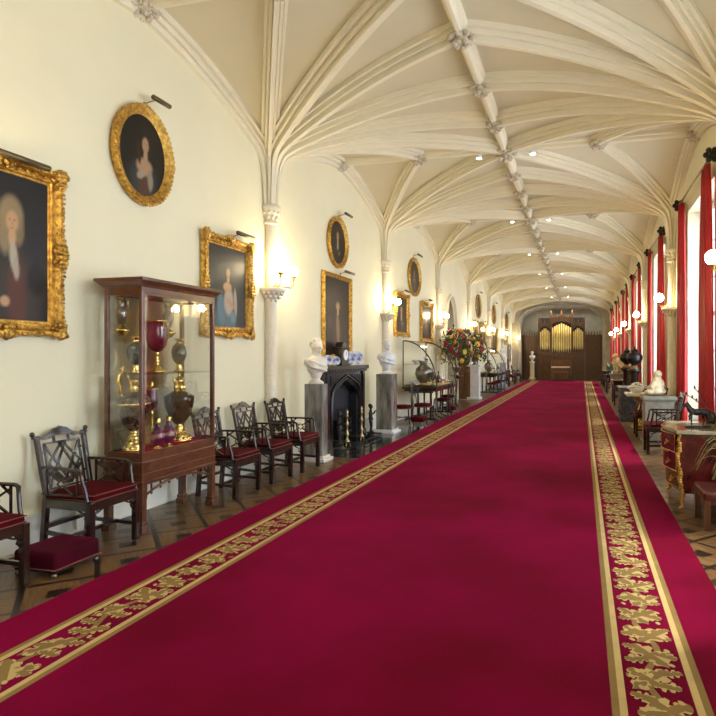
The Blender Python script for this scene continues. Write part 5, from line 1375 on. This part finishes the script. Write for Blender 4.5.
# armchairs beyond
place_chair(1.26, 9.98, R(90), 'lattice armchair on the window side just beyond the red commode')
place_chair(1.27, 12.02, R(90), 'lattice armchair on the window side beyond the seated stone figure')
# stone plinth with seated figure
o = empty('stone_plinth', (1.34, 11.1, 0), 0, 'beige stone plinth carrying the seated figure, on the window side', 'plinth')
MB().bx(-.24, .26, -.25, .25, .06, .78).build('body', M['beige'], o, bevel=.01)
mb = MB().bx(-.28, .30, -.29, .29, .80, .87).bx(-.26, .28, -.27, .27, .77, .80); mb.build('cap', M['beige'], o, bevel=.01); MB().bx(-.27, .29, -.28, .28, 0, .07).build('base', M['beige'], o, bevel=.01)
sb = MB(); sb.sph((0, 0, .06), (.20, .17, .07), 16); sb.sph((0, -.02, .18), (.155, .12, .145), 16); sb.sph((0, -.02, .25), (.125, .09, .08), 14); sb.sph((0, -.01, .10), (.16, .13, .10), 14)
for s in (-1, 1):
    sb.sph((s*.16, .06, .05), (.08, .10, .05), 12); sb.tube([(s*.11, -.02, .24), (s*.16, .02, .15), (s*.08, .12, .11)], [.06, .05, .035], 10)
    sb.sph((s*.066, -.0, .34), (.012, .018, .03), 6); sb.sph((s*.025, .068, .355), (.014, .008, .006), 6)
sb.sph((0, -.01, .345), (.068, .075, .078), 14); sb.sph((0, .07, .335), (.012, .014, .018), 6); sb.sph((0, .058, .305), (.03, .02, .012), 8); sb.tube([(0, -.02, .26), (0, -.01, .30)], .05, 10); sb.sph((0, -.025, .37), (.078, .08, .075), 12)
so = remesh_build(sb, 'seated_figure', M['pinem'], voxel=.009, smooth=3); so.location = (1.32, 11.08, .885); so.rotation_euler = (0, 0, R(60)); so.scale = (1.0,)*3
tag(so, 'ivory coloured rounded seated stone figure on the beige plinth', 'statue')
# marble table with white flowers
o = empty('console_table', (1.27, 13.3, 0), 0, 'gilt pedestal table with a pale marble top beyond the seated figure', 'table')
MB().bx(-.33, .35, -.42, .42, .72, .77).build('tabletop', M['marblew'], o, bevel=.01)
MB().lathe([(.20, 0), (.21, .04), (.12, .10), (.07, .18), (.10, .28), (.13, .36), (.08, .46), (.07, .55), (.14, .64), (.22, .72)], n=18).build('pedestal', M['gold'], o)
fw = empty('flower_bowl', (1.15, 13.05, .77), 0, 'low bowl packed with pure white flowers on the marble table', 'flowers')
MB().lathe([(0, 0), (.07, 0), (.08, .02), (.14, .07), (.16, .11), (.15, .11), (0, .06)], n=20).build('bowl', M['white'], fw)
rnd = random.Random(5)
for i in range(26):
    a = 2*PI*((i*.618) % 1); q = math.sqrt((i+.5)/26)*.17; c_ = Vector((math.cos(a)*q, math.sin(a)*q, .25-q*.75+rnd.uniform(-.01, .02))); s_ = .035; mb = MB()
    for k_ in range(6): mb.sph(c_+Vector((math.cos(k_*PI/3)*s_*.6, math.sin(k_*PI/3)*s_*.6, 0)), (s_*.55, s_*.55, s_*.35), 6)
    mb.sph(c_+Vector((0, 0, s_*.2)), s_*.3, 6); mb.build('flower', M['fwhite'], fw)
# carved dark cabinet
o = empty('carved_cabinet', (1.25, 14.9, 0), 0, 'blue black carved low cabinet beyond the marble table', 'cabinet')
MB().bx(-.34, .40, -.5, .5, .08, .78).build('body', M['carved'], o, bevel=.01); MB().bx(-.38, .42, -.54, .54, .78, .83).build('top', M['carved'], o, bevel=.008); MB().bx(-.36, .41, -.52, .52, 0, .1).build('plinth', M['carved'], o, bevel=.008)
mb = MB(); rnd = random.Random(8)
for i in range(60):
    mb.sph((-.345, rnd.uniform(-.45, .45), rnd.uniform(.14, .74)), (.015, .035, .025), 6, rot=Euler((rnd.uniform(0, 3), 0, 0))); mb.sph((rnd.uniform(-.30, .36), -.505, rnd.uniform(.14, .74)), (.035, .015, .022), 6, rot=Euler((0, rnd.uniform(0, 3), 0)))
mb.build('carving', M['carved'], o)
for z in (.30, .5): MB().bx(-.36, -.34, -.3, .3, z, z+.16).build('drawer', M['carved'], o, bevel=.006)
# urns on tall pedestals
for (x, y, lb) in ((1.36, 16.0, 'black lidded urn on a tall dark pedestal, nearer of the two'), (1.30, 17.9, 'black lidded urn on a tall dark pedestal, farther of the two')):
    u = vessel('black_urn', (x, y, 1.24), lb.replace(' on a tall dark pedestal', ' with brass foot in front of the windows'), 'urn', [
        ('foot', [(0, 0), (.13, 0), (.13, .03), (.06, .06), (.05, .10)], M['brass'], 18),
        ('body', [(.05, .09), (.10, .13), (.19, .22), (.21, .32), (.18, .40), (.09, .44), (.08, .47), (.11, .49)], M['bronze'], 24),
        ('lid', [(.11, .49), (.06, .53), (.02, .56), (.03, .59), (0, .61)], M['bronze'], 18)], 'pair of black urns')
    p = empty('urn_pedestal', (x, y, 0), 0, 'tall dark pedestal under the black urn, '+lb.split(', ')[1], 'pedestal', 'dark pedestals under the urns')
    MB().lathe([(.20, 0), (.20, .08), (.13, .14), (.12, .5), (.10, 1.10), (.14, 1.16)], n=18).build('shaft', M['blackwood'], p); MB().lathe([(.14, 1.16), (.18, 1.19), (.18, 1.24), (0, 1.24)], n=18).build('cap', M['blackwood'], p)
# more dark tables towards the far end
def dark_table(x, y, w_, l, h, label, m='chairwood'):
    o = empty('side_table', (x, y, 0), 0, label, 'table')
    MB().bx(-w_/2, w_/2, -l/2, l/2, h-.05, h).build('tabletop', M[m], o, bevel=.006); MB().bx(-w_/2+.03, w_/2-.03, -l/2+.03, l/2-.03, h-.16, h-.05).build('apron', M[m], o)
    for a in (-1, 1):
        for b in (-1, 1): MB().tube([(a*(w_/2-.05), b*(l/2-.06), h-.1), (a*(w_/2-.05), b*(l/2-.06), h*.5), (a*(w_/2-.05), b*(l/2-.06), 0)], [.03, .022, .025], 8).build('leg', M[m], o)
    return o
dark_table(1.27, 19.6, .62, 1.3, .80, 'long dark mahogany side table between the urns and the crouching statue')
o = empty('statue_plinth', (1.33, 22.4, 0), 0, 'pale stone plinth under the crouching statue near the far windows', 'plinth')
MB().bx(-.28, .30, -.32, .32, .05, .86).build('body', M['beige'], o, bevel=.01); MB().bx(-.33, .35, -.37, .37, .86, .94).build('cap', M['beige'], o, bevel=.01); MB().bx(-.31, .33, -.35, .35, 0, .06).build('base', M['beige'], o)
cb = MB(); cb.sph((.02, .12, .10), (.12, .13, .10), 12); cb.tube([(.02, .10, .14), (0, .02, .32), (0, -.08, .44)], [.12, .11, .09], 12)
for s in (-1, 1):
    cb.tube([(s*.09, .10, .10), (s*.12, -.12, .28), (s*.11, -.08, .04), (s*.11, -.16, .03)], [.075, .06, .045, .035], 10); cb.tube([(s*.11, -.06, .44), (s*.17, -.12, .32), (s*.05, -.20, .30)], [.055, .042, .03], 10)
cb.sph((0, -.14, .53), (.065, .08, .08), 12); cb.sph((0, -.10, .56), (.072, .08, .07), 12); cb.sph((0, -.22, .52), (.012, .018, .02), 6); cb.tube([(0, -.08, .44), (0, -.12, .49)], .05, 8)
co = remesh_build(cb, 'crouching_statue', M['pinem'], voxel=.014, smooth=3); co.location = (1.34, 22.4, .96); co.rotation_euler = (0, 0, R(-70)); co.scale = (1.15,)*3
tag(co, 'cream stone crouching human figure on the pale plinth near the far windows', 'statue')
dark_table(1.27, 25.2, .60, 1.1, .80, 'dark side table just beyond the crouching statue')
gp = empty('potted_palm', (1.15, 25.1, .80), 0, 'small green leafy plant in a pot beyond the crouching statue', 'plant')
MB().lathe([(0, 0), (.10, 0), (.14, .16), (.12, .16), (0, .14)], n=16).build('pot', M['pot'], gp)
mb = MB(); rnd = random.Random(2)
for i in range(90):
    a = rnd.uniform(0, 2*PI); l = rnd.uniform(.2, .42); e = rnd.uniform(.1, 1.2); p = Vector((0, 0, .14)); d = Vector((math.cos(a)*math.cos(e), math.sin(a)*math.cos(e), math.sin(e))); w_ = Vector((-math.sin(a), math.cos(a), 0))*.035
    mb.add([p+d*l*.3, p+d*l*.7+w_, p+d*l, p+d*l*.7-w_], [(0, 1, 2, 3)])
mb.build('leaves', M['leaf'], gp, fixn=False)
for y_, lb in ((21.15, 'lattice armchair on the window side left of the crouching statue plinth'), (27.0, 'lattice armchair on the window side two places beyond the crouching statue'), (29.2, 'lattice armchair on the window side beside the farthest dark table'), (33.3, 'lattice armchair on the window side nearest the far arch')):
    place_chair(1.30, y_, R(90), lb)
dark_table(1.3, 31.0, .55, 1.2, .80, 'farthest dark side table on the window side')
